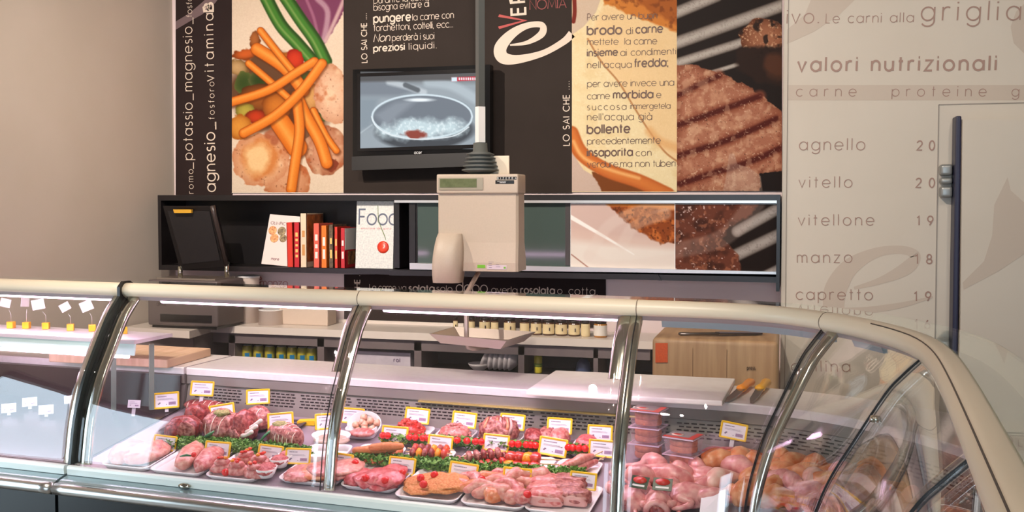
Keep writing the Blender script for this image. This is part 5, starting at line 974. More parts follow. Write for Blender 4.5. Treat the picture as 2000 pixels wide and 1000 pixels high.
for k, (x, y, yw, w, d) in enumerate([(806, 972, 10, .05, .055), (842, 945, 25, .07, .055), (856, 968, 15, .058, .06), (880, 946, 30, .05, .055)]):
    meat('breaded_cutlet', 'orange breaded cutlet, '+['front left', 'rear middle', 'front right', 'rear right'][k], 'cutlet', x, y, yw, lambda b, k=k, w=w, d=d: blob(b, (w, d, .012), None, 90+k, .16, 1.8, sub=4), CRUMB, .013+.005*k, 'breaded cutlets')
def wing(b, s, k): capsule(b, [(-.05, 0, .014), (-.012, .014, .02), (.02, 0, .018), (.052, -.022, .012)], [.010, .016*s, .013, .018*s], None, 10, .25, k); blob(b, (.02*s, .016*s, .014*s), Matrix.Translation((.05, -.022, 0)), k, .15)
for k, (x, y, yw) in enumerate([(905, 985, 10), (925, 968, -25), (948, 988, 20), (955, 962, 40), (978, 975, 5), (992, 992, -10), (1010, 972, 30), (930, 996, 0), (1020, 955, 50), (985, 955, 35), (965, 999, 15)]):
    y = 942+(y-955)*.72
    meat('chicken_wing', 'pale raw chicken wing, '+['far left', 'second from the left', 'front left', 'rear left', 'middle', 'front middle', 'right', 'frontmost', 'rear right', 'rear middle', 'front edge'][k]+' of its tray', 'chicken wing', x, y, yw, lambda b, k=k: wing(b, 1+.15*(k % 3), k), (CHICK, PORK, CHICK, CHICKY)[k % 4], .010+.006*(k % 3), 'raw chicken wings')
for k, (x, y, yw, w, d) in enumerate([(1068, 968, 5, .045, .034), (1112, 966, 0, .05, .03), (1062, 988, 10, .045, .03), (1108, 985, -5, .05, .034), (1070, 1004, 5, .05, .03), (1122, 1003, 0, .045, .03)]):
    o = meat('pork_rib', 'pork rib piece, '+['rear left', 'rear right', 'middle left', 'middle right', 'front left', 'front right'][k]+' of its tray', 'rib', x, 952+(y-966)*.75, yw, lambda b, k=k, w=w, d=d: blob(b, (w, d, .022), None, 110+k, .18, 2, box=.45), ROAST if k % 2 else PORK, .010, 'pork ribs'); part(o, 'fat_rim', lambda b, w=w, d=d, k=k: blob(b, (w*.92, d*.25, .017), Matrix.Translation((0, -d*.82, .001)), 130+k, .18, 2, box=.5), FAT); part(o, 'bone', lambda b, w=w, d=d: capsule(b, [(-w*.5, -d*.3, .026), (w*.55, -d*.1, .028)], [.005, .006]), BONE)
# ---- parsley beds
def parsley(name, label, pts, wid, n, h=.03):
    b = MB(); rs = random.Random(len(label)); P = [DK(x, y) for x, y in pts]; ls = [(P[i+1]-P[i]).length for i in range(len(P)-1)]; T = sum(ls)
    for i in range(n):
        t = rs.random()*T; k = 0
        while t > ls[k] and k < len(ls)-1: t -= ls[k]; k += 1
        p = P[k].lerp(P[k+1], t/ls[k])+VC*rs.uniform(-wid, wid)+Vector((0, 0, rs.random()**.7*h+.009)); s_ = rs.uniform(.004, .009)
        e1 = Vector((rs.uniform(-1, 1), rs.uniform(-1, 1), rs.uniform(-.6, .6))).normalized()*s_; e2 = Vector((rs.uniform(-1, 1), rs.uniform(-1, 1), rs.uniform(-.4, 1))).normalized()*s_
        q = e1.cross(e2).normalized()*s_*.35; b.add([p-e1, p-e2*.7+q, p+e1*.8, p+e2+q, p+(e1+e2)*.6-q], [(0, 1, 2), (0, 2, 4), (0, 4, 3)], True)
    return tag(b.build(name, GRN), label, 'parsley', None, 'stuff')
parsley('parsley_bed', 'curly parsley strip in front of the dark tray of roasts', [(335, 878), (420, 882), (500, 889), (600, 902)], .04, 2600); parsley('parsley_bed', 'curly parsley strip between the breaded rolls and pink steaks', [(690, 906), (740, 912), (812, 922)], .03, 1100)
parsley('parsley_bed', 'long curly parsley strip above the cutlets, wings and ribs', [(812, 918), (900, 928), (1000, 938), (1140, 948)], .033, 3000, .032); parsley('parsley_bed', 'narrow parsley strip under the row of cherry tomatoes', [(745, 872), (850, 876), (950, 884), (1060, 890), (1150, 896)], .02, 1600, .03)
tms = [748, 757, 800, 811, 826, 836, 893, 912, 929, 940, 1000, 1012, 1028, 1037, 1046, 1110, 1119, 1131, 1143]; nm = ['first from the left', 'second from the left', 'third from the left', 'fourth from the left', 'fifth from the left', 'sixth from the left', 'seventh from the left', 'eighth from the left', 'ninth from the left', 'tenth, at the middle', 'ninth from the right', 'eighth from the right', 'seventh from the right', 'sixth from the right', 'fifth from the right', 'fourth from the right', 'third from the right', 'second from the right', 'first from the right']
tm0 = None
for k, x in enumerate(tms):
    p = DK(x, 857+(x-748)*.066, .034)
    if tm0 is None: b = MB(); blob(b, (.0115, .0115, .011), None, 1, .03, sub=2, flat=-.95); tm0 = b.build('cherry_tomato', TOM, None, False); tm0.location = p; tag(tm0, 'cherry tomato on the back parsley strip, '+nm[k], 'tomato', 'cherry tomatoes in a row on parsley')
    else: copy_tree(tm0, Matrix.Translation(p), None, 'cherry tomato on the back parsley strip, '+nm[k])
# ---- dark tray of roasts
tray(455, 838, .46, .2, 0, 'wide dark tray carrying the tied roasts', DTRAY, .01, None)
def rings(o, r, n, tilt=0, lo=-.7, hi=.7, z0=.0):
    for i in range(n):
        x = r[0]*(lo+(hi-lo)*i/max(1, n-1)); k = math.sqrt(max(.05, 1-(x/r[0])**2))*1.04
        part(o, 'string', lambda b: b.tube([(x+tilt*math.sin(R(a))*.01, r[1]*k*math.cos(R(a)), max(.002, r[2]*.55+r[2]*k*math.sin(R(a)))) for a in range(-30, 211, 20)], .0014, 5), STR)
r = (.105, .03, .03); o = meat('tied_roast', 'long tied roast roll at the back of the dark tray', 'roast', 410, 806, -6, lambda b: blob(b, r, None, 1, .1, 2.4, sub=4), BEEF, .008); rings(o, r, 7)
r = (.06, .045, .048); o = meat('roast', 'round dark roast, cut face showing, left on the dark tray', 'roast', 362, 856, 20, lambda b: blob(b, r, None, 5, .14, sub=4), DRED, .008); part(o, 'cut_face', lambda b: blob(b, (.03, .006, .034), Matrix.Translation((.02, -.044, .004)), 3, .12, flat=-1), ROAST)
r = (.045, .04, .045); o = meat('roast', 'small dark red roast behind the round cut one', 'roast', 388, 826, 0, lambda b: blob(b, r, None, 9, .14), DRED, .008)
r = (.068, .055, .058); o = meat('rolled_roast', 'large stuffed rolled roast in the middle of the dark tray', 'roast', 437, 855, -14, lambda b: blob(b, r, None, 12, .16, 2, sub=4), ROAST, .008, None); rings(o, r, 3, 0, -.3, .5); part(o, 'herb_crust', lambda b: blob(b, (.03, .022, .01), Matrix.Translation((.01, -.005, .082)), 8, .25), HERB)
r = (.032, .05, .062); o = meat('rib_roast', 'red rib roast with bare white bones, leaning on the stuffed roll', 'roast', 480, 858, -16, lambda b: blob(b, r, None, 15, .14, 2, sub=4), BEEF, .008); part(o, 'stuffing', lambda b: blob(b, (.028, .012, .03), Matrix.Translation((-.004, -.045, .0)), 4, .2, flat=-.9), ROAST)
for j in range(3): part(o, 'bone', lambda b, j=j: capsule(b, [(.02, -.03+j*.014, .026+.006*j), (.05, -.036+j*.016, .036+.01*j), (.075, -.034+j*.02, .05+.012*j)], [.008, .0055, .007]), BONE)
r = (.06, .04, .044); o = meat('tied_roast', 'rounded roast behind the white bones', 'roast', 506, 834, -8, lambda b: blob(b, r, None, 21, .16, sub=4), ROAST, .01); rings(o, r, 2, 0, -.2, .3)
r = (.07, .042, .045); o = meat('tied_roast', 'herb topped tied roast at the right of the dark tray', 'roast', 558, 868, -14, lambda b: blob(b, r, None, 25, .12, sub=4), ROAST, .008); rings(o, r, 5, 0, .0, .8); part(o, 'herb_crust', lambda b: blob(b, (.026, .02, .008), Matrix.Translation((-.012, -.004, .062)), 9, .25), HERB)
def leek(label, pts): b = MB(); b.tube([DK(x, y, h) for x, y, h in pts], [.006, .009, .009, .004], 8, .5); tag(b.build('leek_leaf', LEEK), label, 'leek', 'leek leaves among the roasts')
leek('green leek leaf between the cut roast and the stuffed roll', [(398, 860, .02), (404, 852, .04), (410, 848, .055), (418, 842, .06)]); leek('green leek leaf left of the herb topped roast', [(508, 862, .03), (516, 852, .045), (524, 845, .055), (532, 838, .06)])
# ---- dishes to the right of the roasts
def dish(label, x, y, w, d, h, yaw, fill, fm, fname, flabel, h0=.0):
    M = DM(x, y, .002+h0, yaw); b = MB(); S = Matrix.Diagonal((w/2, d/2, 1, 1)); b.lathe([(.72, 0), (.8, .002), (.98, h), (.95, h), (.76, .006), (0, .005)], M @ S, 28); tag(b.build('oval_dish', WHITE, origin=M.to_translation()), label, 'dish', 'white dishes beside the roasts'); return meat(fname, flabel, fill, x, y, yaw, lambda b: blob(b, (w*.44, d*.44, h*.5), None, int(x), .08, 3), fm, h0+h*.45)
GREYF = pm('grey_green_terrine', (170, 150, 130), (200, 176, 160), 60, .35, bump=.4)
tray(640, 893, .14, .1, 10, 'film covered white tray in front of the oval dish', TRAYW, .022); dish('oval white dish of terrine behind the steel post', 648, 864, .135, .09, .026, 0, 'terrine', GREYF, 'terrine', 'grey green terrine in the oval dish')
tray(708, 850, .1, .07, 6, 'pale square tub of pink spread below a price tag', TRAYW, .03); meat('meat_spread', 'smooth pink spread in the square tub', 'spread', 708, 849, 6, lambda b: blob(b, (.042, .028, .012), None, 6, .05), PORK, .018)
M = DM(716, 832, .026, 0) @ Matrix.Rotation(R(50), 4, 'X'); b = MB(); b.lathe([(.72, 0), (.8, .002), (.98, .02), (.94, .02), (.76, .006), (0, .005)], M @ Matrix.Diagonal((.062, .044, 1, 1)), 28); tag(b.build('oval_dish', WHITE, origin=M.to_translation()), 'oval white dish of mushrooms propped up against the back panel', 'dish', 'white dishes beside the roasts')
for k in range(9): a = k*2.4; rr = .012*math.sqrt(k); b = MB(); blob(b, (.013, .012, .010), M @ Matrix.Translation((rr*1.3*math.cos(a), rr*.8*math.sin(a), .008)), k, .2, sub=2); tag(b.build('stuffed_mushroom', pm('mushroom', (226, 190, 160), (190, 120, 90), 60, .4)), 'small stuffed mushroom in the propped oval dish', 'mushroom', 'stuffed mushrooms in the propped dish')
b = MB(); b.hexa([onV(580, 823, 2.95), onV(614, 822, 2.95), onV(614, 831, 2.95), onV(580, 832, 2.95)], VC*.02+Vector((0, 0, .004))); tag(b.build('yellow_card', YEL), 'yellow edged card lying flat behind the steel post', 'card')
# ---- middle row
tray(738, 892, .15, .12, 0, 'white tray of breaded orange rolls'); tray(838, 900, .14, .12, 0, 'white tray of pepper and beef skewers'); tray(942, 908, .14, .12, 0, 'white tray of dark diced meat skewers'); tray(1030, 915, .15, .12, 0, 'white tray of bright red skewers with sticks'); tray(1128, 922, .13, .11, 0, 'white tray of chicken skewers')
for k, (x, y, h, yw) in enumerate([(712, 893, .012, 80), (730, 895, .012, 80), (748, 896, .012, 80), (764, 897, .012, 78), (722, 887, .034, 12), (742, 884, .036, 14), (755, 880, .054, 18)]):
    meat('breaded_roll', 'orange breaded roll, '+['first of the bottom layer', 'second of the bottom layer', 'third of the bottom layer', 'last of the bottom layer', 'left one lying across', 'middle one lying across', 'topmost of the pile'][k], 'breaded roll', x, y, yw, lambda b, k=k: capsule(b, [(-.045, 0, .011), (0, .003, .012), (.045, 0, .011)], [.010, .0125, .010], None, 12, .12, k), ROLL, h, 'breaded rolls in a pile')
def skewer(label, x, y, yw, h, mts, L=.1, group='skewers in the middle row', s=.0155):
    M = DM(x, y, h, yw); t = thing('skewer', label, 'skewer', M, group); b = MB(); b.tube([(-L*.62, 0, s), (L*.62, 0, s)], .0017, 6); b.build('stick', STICK, t, False)
    for j, m in enumerate(mts):
        xx = -L*.42+L*.84*j/(len(mts)-1); b = MB(); blob(b, (L*.4/len(mts)*1.15, s*1.15, s), Matrix.Translation((xx, 0, 0)), int(x)+j, .2, 2, sub=2, box=.45, flat=-.9); b.build('meat_cube' if m not in (PEP, PEPY) else 'pepper_piece', m, t, False)
for k, (x, y, h) in enumerate([(836, 908, .010), (840, 900, .012), (838, 894, .03), (842, 887, .034)]): skewer('skewer of red pepper and beef, '+['front one', 'second from the front', 'upper front one', 'upper rear one'][k], x, y, 6, h, [(PEPY, DRED, PEP, BEEF, PEPY, REDM), (PEP, PEP, REDM, PEP, PEP, PEPY), (BEEF, PEPY, BEEF, DRED, PEPY, REDM), (REDM, BEEF, DRED, PEPY, BEEF, PEP)][k], .115)
for k, (x, y, h, yw) in enumerate([(925, 906, .01, 30), (940, 908, .01, 32), (958, 905, .012, 34), (945, 897, .03, 30), (968, 914, .010, 40)]): skewer('dark diced meat skewer, '+['left one', 'middle one', 'right one', 'upper one', 'front right one'][k], x, y, yw, h, [(ROAST, DRED, BEEF, ROAST, DRED), (DRED, ROAST, DRED, BEEF, ROAST), (BEEF, DRED, ROAST, REDM, DRED), (ROAST, ROAST, DRED, BEEF, ROAST), (REDM, REDM, BEEF, REDM, TOM)][k], .1)
for k, (x, y, h) in enumerate([(1020, 920, .010), (1022, 912, .012), (1024, 903, .028)]):
    M = DM(x, y, h, 4); t = thing('skewer', 'bright red marinated skewer with bare wooden stick, '+['front one', 'middle one', 'upper one'][k], 'skewer', M, 'red skewers with bare sticks'); b = MB(); b.tube([(.03, 0, .012), (.105, .004, .012)], .0019, 6); b.build('stick', STICK, t, False)
    for j in range(4): b = MB(); blob(b, (.0165, .019, .016), Matrix.Translation((-.038+.024*j, 0, 0)), 40+k*5+j, .2, 2, sub=2, box=.4, flat=-.9); b.build('meat_cube', REDM if (j+k) % 4 else PEPY, t, False)
for k, (x, y, yw, h) in enumerate([(1118, 915, 62, .012), (1132, 915, 66, .014), (1148, 916, 60, .012), (1140, 905, 58, .03)]):
    M = DM(x, y, h, yw); t = thing('skewer', 'pale chicken skewer, '+['left one', 'middle one', 'right one', 'rear one'][k]+' of its tray', 'skewer', M, 'chicken skewers'); b = MB(); capsule(b, [(-.05, 0, .012), (-.01, .002, .014), (.035, 0, .012)], [.010, .016, .007], None, 10, .3, k); b.build('chicken_meat', CHICK if k % 2 else PORK, t, False); b = MB(); b.tube([(.035, 0, .012), (.075, 0, .014)], .0018, 6); b.build('stick', STICK, t, False)
# ---- back row: heaps
def heap(name, label, cat, x, y, w, d, h, m, n, s, seed, yaw=0):
    rs = random.Random(seed)
    def fn(b):
        blob(b, (w*.92, d*.92, h*.6), None, seed, .1, sub=2)
        for i in range(n):
            a, q = rs.random()*6.28, math.sqrt(rs.random()); z = h*(1-q**2)*rs.uniform(.75, 1); blob(b, (s*rs.uniform(.7, 1.3), s*rs.uniform(.7, 1.2), s*rs.uniform(.6, 1)), Matrix.Translation((w*q*math.cos(a), d*q*math.sin(a), max(0, z-s*.5))) @ Matrix.Rotation(rs.random()*3, 4, 'Z') @ Matrix.Rotation(rs.uniform(-.6, .6), 4, 'X'), i+seed, .25, 2, sub=1, flat=-.9)
    o = meat(name, label, cat, x, y, yaw, fn, m, .01); tag(o, kind='stuff'); return o
for x, y, w, lb in [(806, 852, .12, 'white tray under the bright red diced beef'), (890, 855, .125, 'white tray under the pink chopped meat'), (978, 862, .14, 'white tray under the large formed meat piece'), (1072, 868, .13, 'white tray of thick red slices'), (1153, 878, .11, 'white tray at the end of the back row')]: tray(x, y, w, .12, 0, lb)
heap('diced_beef', 'heap of bright red diced beef by the back panel', 'diced beef', 800, 850, .05, .05, .05, REDM, 60, .011, 5); heap('chopped_meat', 'heap of pink chopped meat in the back row', 'chopped meat', 888, 853, .055, .05, .042, PORK, 130, .006, 6)
o = meat('formed_roast', 'large rounded roast with slivers, back row', 'roast', 975, 860, 6, lambda b: blob(b, (.062, .045, .048), None, 44, .2, 3, sub=4), ROAST, .01)
for j in range(8): part(o, 'sliver', lambda b, j=j: capsule(b, [(-.04+.011*j, -.03, .03), (-.036+.012*j, -.026, .055), (-.03+.01*j, -.006, .074)], [.004, .005, .003]), (CHICKY, FAT, ROAST)[j % 3])
for k, (x, y, yw) in enumerate([(1045, 866, 30), (1070, 863, 10), (1092, 866, -10)]): meat('beef_slice', 'thick red meat slice, '+['left one', 'middle one', 'right one'][k]+' of three at the back', 'beef slice', x, y, yw, lambda b, k=k: blob(b, (.034, .045, .03), None, 50+k, .16), (BEEF, ROAST, PORK)[k], .01, 'thick slices in the back row')
meat('beef_slice', 'bright pink meat piece under the last price tags', 'beef slice', 1146, 876, 20, lambda b: blob(b, (.034, .04, .026), None, 61, .15), PINK, .01)
# ---- tubs of burgers
BURG = pm('burger_meat', (186, 96, 60), (214, 130, 90), 90, .5, bump=.5); LIDR = pm('red_lid_print', (206, 52, 40), None, rough=.3); LIDG = pm('grey_lid_print', (140, 130, 128), None, rough=.3)
def tubox(label, x, y, k, w=.095, d=.085, h=.045, top=False, yaw=-8):
    M = DM(x, y, .007, yaw); M.translation += Vector((0, 0, k*(h+.002))); M = Matrix.Translation(M.to_translation()) @ Matrix.Rotation(-TC+R(yaw), 4, 'Z'); t = thing('burger_tub', label, 'tub', M, 'clear tubs of burgers'); b = MB(); rows = []
    for f, z in ((.86, 0), (.98, h*.92), (1.04, h*.93), (1.04, h*.97)): rows.append([Vector((sx*w/2*f, sy*d/2*f, z)) for sx, sy in ((-1, -1), (1, -1), (1, 1), (-1, 1))])
    b.grid(rows, False, True); b.add(rows[0], [(0, 1, 2, 3)]); b.build('tub_body', CLEAR, t, False)
    for j in range(2): b = MB(); b.lathe([(.037, 0), (.0395, .004), (.0395, .014), (.037, .017)], Matrix.Translation((0, 0, .002+j*.0175)) @ Matrix.Diagonal((1, .9, 1, 1)), 20); b.build('burger', BURG, t, False)
    b = MB(); e_ = .0022
    for sy in (-1, 1): b.box((0, sy*d*.52, h*.95), (w*1.06, e_, .003))
    for sx in (-1, 1): b.box((sx*w*.52, 0, h*.95), (e_, d*1.06, .003))
    b.build('rim', pm('lilac_rim', (226, 200, 220), None, rough=.2), t, False)
    b = MB(); b.box((0, 0, h*.985), (w*1.04, d*1.04, .0022)); b.build('lid', CLEAR if not top else LIDG, t, False)
    if top:
        b = MB(); b.box((0, -d*.42, h*.985+.0015), (w*1.03, d*.18, .0008)); b.box((w*.4, 0, h*.985+.0016), (w*.2, d*.9, .0008)); b.build('red_print', LIDR, t, False); b = MB(); b.lathe([(.014, 0), (.014, .0006)], Matrix.Translation((-w*.2, 0, h*.985+.0013)) @ Matrix.Diagonal((1.3, 1, 1, 1)), 16); b.build('round_print', pm('pale_print', (232, 196, 180), None), t, False); b = MB(); b.lathe([(.009, 0), (.009, .0006)], Matrix.Translation((-w*.2, 0, h*.985+.0018)) @ Matrix.Diagonal((1.3, 1, 1, 1)), 16); b.build('round_print_centre', LIDR, t, False)
for k in range(3): tubox('clear burger tub in the left stack, '+['bottom one', 'middle one', 'top one with a red printed lid'][k], 1266, 893, k, .088, .08, .046, k == 2)
for k in range(2): tubox('clear burger tub in the right stack, '+['bottom one', 'top one with a red printed lid'][k], 1335, 915, k, .088, .08, .046, k == 1, -14)
M = DM(1424, 896, .003, -10); t = thing('sausage_tray', 'clear plastic tray of orange sausages, right of the burger tubs', 'tray', M); b = MB(); w, d, h = .15, .11, .05; rows = []
for f, z in ((.88, 0), (1, h), (1.05, h), (1.05, h+.002)): rows.append([Vector((sx*w/2*f, sy*d/2*f, z)) for sx, sy in ((-1, -1), (1, -1), (1, 1), (-1, 1))])
b.grid(rows, False, True); b.add(rows[0], [(0, 1, 2, 3)]); b.build('tray_body', CLEAR, t, False)
SAUS = pm('orange_sausage', (206, 96, 50), (228, 130, 76), 30, .25); 
for k in range(9):
    sx = -.05+.0125*k; meat('sausage', 'orange sausage in the clear tray, '+['first from the left', 'second from the left', 'third from the left', 'fourth from the left', 'middle one', 'fourth from the right', 'third from the right', 'second from the right', 'last on the right'][k], 'sausage', 1388+9*k, 894+(k % 3)*3, 60-8*k, lambda b, k=k: capsule(b, [(-.04, 0, .013), (0, .008, .015), (.04, 0, .013)], [.012, .014, .012], None, 10, .06, k), SAUS if k % 3 else PINK, .008+.02*(k % 2), 'sausages in the clear tray')
# ---- poultry and rabbits of the corner
def bird(b, s, k):
    blob(b, (.088*s, .046*s, .042*s), None, k, .18, 1.3, sub=4, taper=-.28)
    for sg in (-1, 1):
        o = .012*mnoise.noise(Vector((k*3.1, sg, 0)))
        capsule(b, [(.02*s, sg*.034*s, .036*s), (.062*s, sg*.052*s, .05*s+o), (.088*s, sg*.04*s, .03*s), (.135*s, sg*.03*s, .026*s+o), (.148*s, sg*.03*s, .026*s+o)], [.026*s, .026*s, .014*s, .008*s, .011*s], None, 10, .2, k)
        capsule(b, [(-.055*s, sg*.036*s, .036*s), (-.02*s, sg*.062*s, .026*s), (-.052*s, sg*.07*s, .016*s), (-.08*s, sg*.066*s, .012*s)], [.014*s, .013*s, .009*s, .005*s], None, 8, .2, k)
    return
    blob(b, (.075*s, .05*s, .05*s), None, k, .1, 1.4, sub=3, taper=-.2); capsule(b, [(.03*s, -.03*s, .04*s), (.07*s, -.045*s, .05*s), (.1*s, -.03*s, .035*s)], [.028*s, .022*s, .010*s], None, 10, .1, k); capsule(b, [(.03*s, .03*s, .04*s), (.07*s, .045*s, .05*s), (.1*s, .03*s, .035*s)], [.028*s, .022*s, .010*s], None, 10, .1, k); capsule(b, [(-.05*s, -.04*s, .04*s), (-.02*s, -.06*s, .03*s), (-.045*s, -.065*s, .02*s)], [.014*s, .013*s, .008*s], None, 8)
for k, (x, y, yw, s, m, lb) in enumerate([(1232, 984, 120, .8, SKINP, 'pink whole bird beside the steel post, front left'), (1284, 992, 100, .86, SKINP, 'pink whole bird with raw red neck, front one'), (1296, 950, 165, 1.05, SKINP, 'large pink whole bird carrying green badges'), (1366, 944, 150, .8, SKINP, 'smaller pink bird right of the badged one'), (1356, 985, 20, .9, SKINP, 'long pink bird in front of the paper sheet'), (1470, 975, 60, .95, SKINY, 'yellow skinned bird behind the paper sheet'), (1520, 935, 130, .95, SKINY, 'yellow orange bird under the corner joint'), (1585, 985, 100, 1.0, SKINP, 'pink bird with dark cavity at the corner'), (1620, 930, 40, 1.0, SKINY, 'orange bird behind the corner glass'), (1680, 960, 10, 1.05, SKINY, 'orange bird deepest in the corner'), (1745, 998, 80, .8, SKINW, 'pale bird in the right wing of the counter')]):
    o = meat('whole_bird', lb, 'bird', x, y, yw, lambda b, k=k, s=s*.88: bird(b, s, k+3), m, .004, 'whole birds at the corner')
    if k in (1, 7): part(o, 'cavity', lambda b: blob(b, (.016, .024, .022), Matrix.Translation((-.082, 0, .008)), 5, .4, 3, flat=-1), (DRED if k == 7 else BEEF)); part(o, 'neck_skin', lambda b: b.tube([(-.086, .026*math.cos(R(a)), .03+.024*math.sin(R(a))) for a in range(0, 361, 30)], .009, 8), SKINP)
for k, (x, y, yw) in enumerate([(1420, 920, 20), (1450, 935, -30), (1415, 955, 60), (1495, 955, 10), (1540, 965, -20), (1560, 925, 50), (1455, 912, 80), (1650, 985, 30), (1600, 955, 70), (1530, 995, 20), (1700, 925, 60)]):
    def leg(b, k=k): capsule(b, [(-.05, 0, .024), (-.015, .008, .03), (.03, 0, .022), (.06, -.006, .016), (.075, -.006, .016)], [.022, .03, .017, .009, .012], None, 12, .12, k)
    o = meat('drumstick', 'chicken leg among the birds, '+['behind the badged bird', 'under the sausage tray', 'beside the paper sheet', 'left of the corner joint', 'in front of the orange bird', 'behind the corner joint', 'right below the sausage tray', 'in the corner front', 'mid corner', 'front edge by the corner joint', 'far corner rear'][k], 'chicken leg', x, y, yw, leg, (SKINY, SKINP, SKINW, SKINY, SKINP, SKINY)[k % 6], .012, 'chicken legs at the corner')
BADG = pm('green_badge', (70, 84, 66), None, rough=.3)
for k, (x, y, yw) in enumerate([(1249, 942, -14), (1294, 946, 0)]):
    q = onV(x, y, 2.575); M = Matrix.Translation(q) @ Matrix.Rotation(-TC+R(yw), 4, 'Z') @ Matrix.Rotation(R(-38), 4, 'X'); t = thing('badge', ['small folded green badge on the front left bird', 'green and red badge lying on the large pink bird'][k], 'badge', M, 'green badges on the birds'); b = MB(); b.box((0, 0, 0), (.05, .0016, .034), None, .0006); b.build('plate', BADG, t, False); b = MB(); b.lathe([(.016, 0), (.016, .0006)], Matrix.Translation((0, -.0012, .006)) @ Matrix.Rotation(R(90), 4, 'X') @ Matrix.Diagonal((1.2, .6, 1, 1)), 16); b.build('red_oval', LIDR, t, False); b = MB(); lettering(b, 'vo', (-.012, .008), (.012, .008), 8, .2, .2, lambda x, y: M @ Vector((x if abs(x) < 1 else x*.001, -.001, -y*.001 if abs(y) >= 1 else -y))) if False else b.box((0, -.0012, -.009), (.034, .0006, .005)); b.build('white_print', WHITE, t, False)
b = MB(); p0 = [DK(1366, 1004, .03), DK(1415, 1003, .04), onV(1417, 957, 2.6), onV(1370, 968, 2.6)]; b.hexa(p0, (0, .001, .001)); tag(b.build('paper_sheet', pm('white_paper', (250, 248, 252), None, rough=.6)), 'bright white paper sheet standing among the birds', 'paper')
# ================================================================ PRICE TAGS
def price_tag(cx_, cy_, wpx, roll, what, vmax=2.96, frame=YEL, fl=1.0, price=True):
    ft = DK(cx_, cy_+wpx*.33+7); v = min((ft-E0).dot(VC), vmax); q = onV(cx_, cy_, v); k = pxm(q); w = wpx/k; h = w*.64
    yw = math.atan2(q.x, q.y); M = Matrix.Translation(q) @ Matrix.Rotation(-yw*.6+R(RS.uniform(-4, 4)), 4, 'Z') @ Matrix.Rotation(R(-14), 4, 'X') @ Matrix.Rotation(R(roll), 4, 'Y')
    t = thing('price_tag', what, 'price tag', M, 'price tags on the meat' if frame is YEL else 'white price tags in the left section'); e = w*.075
    if frame is not None:
        def ring(w_, h_, y, r): return [Vector((sx*(w_/2-r)+r*math.cos(R(a0+30*i)), y, sz*(h_/2-r)+r*math.sin(R(a0+30*i)))) for sx, sz, a0 in ((1, 1, 0), (-1, 1, 90), (-1, -1, 180), (1, -1, 270)) for i in range(4)]
        b = MB(); r0 = ring(w, h, .0015, .004); b.grid([r0, ring(w, h, -.0018, .004), ring(w-e*.6, h-e*.6, -.003, .003), ring(w-e*2, h-e*2, -.0015, .0015), ring(w-e*2, h-e*2, .0015, .0015), r0], False, True); b.build('frame', frame, t, False)
    b = MB(); b.box((0, 0, 0), (w-e*1.9 if frame is not None else w, .0012, h-e*1.9 if frame is not None else h)); b.build('card', CARD, t, False)
    rs = random.Random(int(cx_)); b = MB(); iw, ih = w-e*2.6, h-e*2.6
    def bar(x0, x1, z, hh): b.box(((x0+x1)/2*iw, -.0009, z*ih), ((x1-x0)*iw, .0004, hh*ih))
    x = -.42
    while x < rs.uniform(-.1, .3): l = rs.uniform(.02, .05); bar(x, x+l, .36, .07); x += l+.014
    bar(-.42, .3, .14, .02); bar(-.42, .36, .06, .018); bar(-.4, -.33, -.28, .1); bar(-.36, -.28, -.2, .1); bar(-.02, .03, -.36, .05)
    b.build('print', INK, t, False); b = MB(); b.box((.28*iw, -.0009, -.28*ih), (.34*iw, .0004, .26*ih)); b.build('price_block', pm('lilac_print', (176, 146, 176), (150, 120, 156), 500, .6), t, False)
    zb_ = -h/2; gl = q.z-h/2-deckz(v)
    if gl > .006: b = MB(); b.box((0, .003, zb_-gl/2+.0045), (.012, .0016, gl)); b.build('clip', CLIPM, t, False)
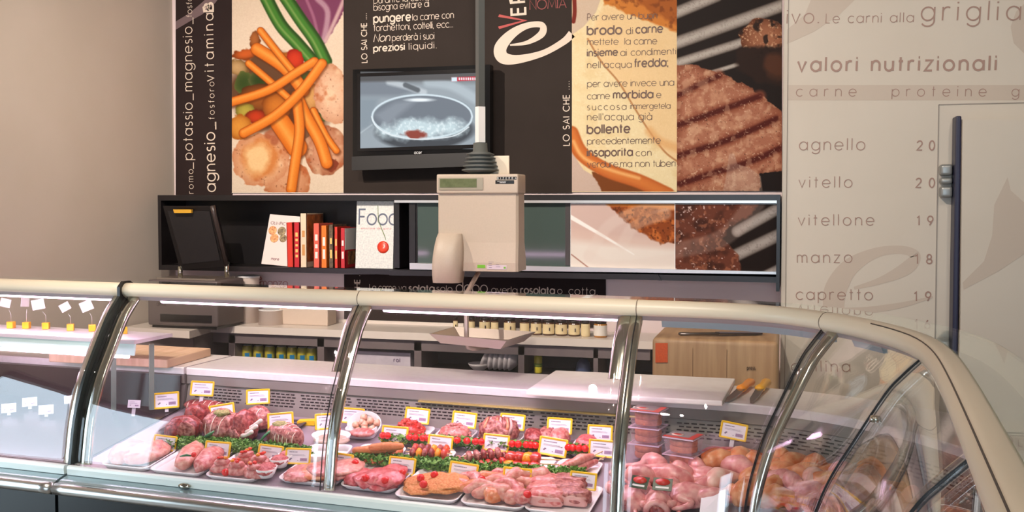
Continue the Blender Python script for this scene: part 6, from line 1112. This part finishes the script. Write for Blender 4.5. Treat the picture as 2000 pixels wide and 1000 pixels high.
TG = [(325, 782, 50, -4, 'glaring white price tag at the left end of the roasts'), (395, 759, 46, 3, 'price tag above the long tied roast roll, highest of all'), (434, 805, 50, -9, 'tilted price tag on the stuffed rolled roast'), (504, 775, 47, -3, 'price tag above the rounded roast, left of the steel post'), (548, 822, 51, -4, 'price tag above the herb topped roast'), (322, 865, 46, 8, 'price tag over the salmon pink fillet at the left glass'),
 (425, 878, 50, 6, 'price tag behind the long chicken breasts'), (528, 885, 50, 7, 'price tag behind the rolled meats with pepper'), (582, 891, 50, 3, 'price tag above the mince cups'), (640, 823, 50, -3, 'price tag crossed by the steel post, above the oval dish'), (688, 812, 48, 3, 'price tag in front of the propped mushroom dish'), (771, 849, 53, 4, 'price tag over the breaded orange rolls'), (815, 812, 49, 6, 'price tag above the diced red beef'), (907, 820, 49, 6, 'price tag above the pink chopped meat'),
 (860, 866, 50, 6, 'price tag half behind the pepper skewers'), (1001, 824, 50, 4, 'blank glaring price tag above the formed roast'), (969, 865, 53, 4, 'price tag over the dark diced skewers'), (1093, 832, 50, 2, 'price tag above the thick red slices'), (1080, 873, 57, 8, 'tilted price tag over the bright red skewers'), (1172, 846, 50, 1, 'upper of two price tags next to the second steel post'), (1176, 876, 54, 2, 'lower of two price tags next to the second steel post'),
 (662, 902, 55, 7, 'price tag behind the pale veal slices, right of the post'), (785, 910, 54, 7, 'price tag behind the pink veal steaks'), (905, 922, 58, 8, 'price tag behind the breaded cutlets'), (1010, 932, 58, 3, 'price tag behind the chicken wings'), (1139, 939, 54, 4, 'price tag behind the pork ribs'), (1433, 842, 53, 8, 'price tag above the tray of sausages')]
for a in TG: price_tag(*a)
for x, y, w, r_, lb in [(17, 797, 28, -4, 'white price tag at the left edge of the picture'), (58, 785, 27, -3, 'white price tag in the left section, highest there'), (90, 800, 28, -3, 'white price tag in the left section, lower middle'), (138, 780, 24, -6, 'white price tag beside the dark joint strip'), (262, 789, 24, 3, 'white price tag between the two rear posts')]: price_tag(x, y, w, r_, lb, 2.9, None)
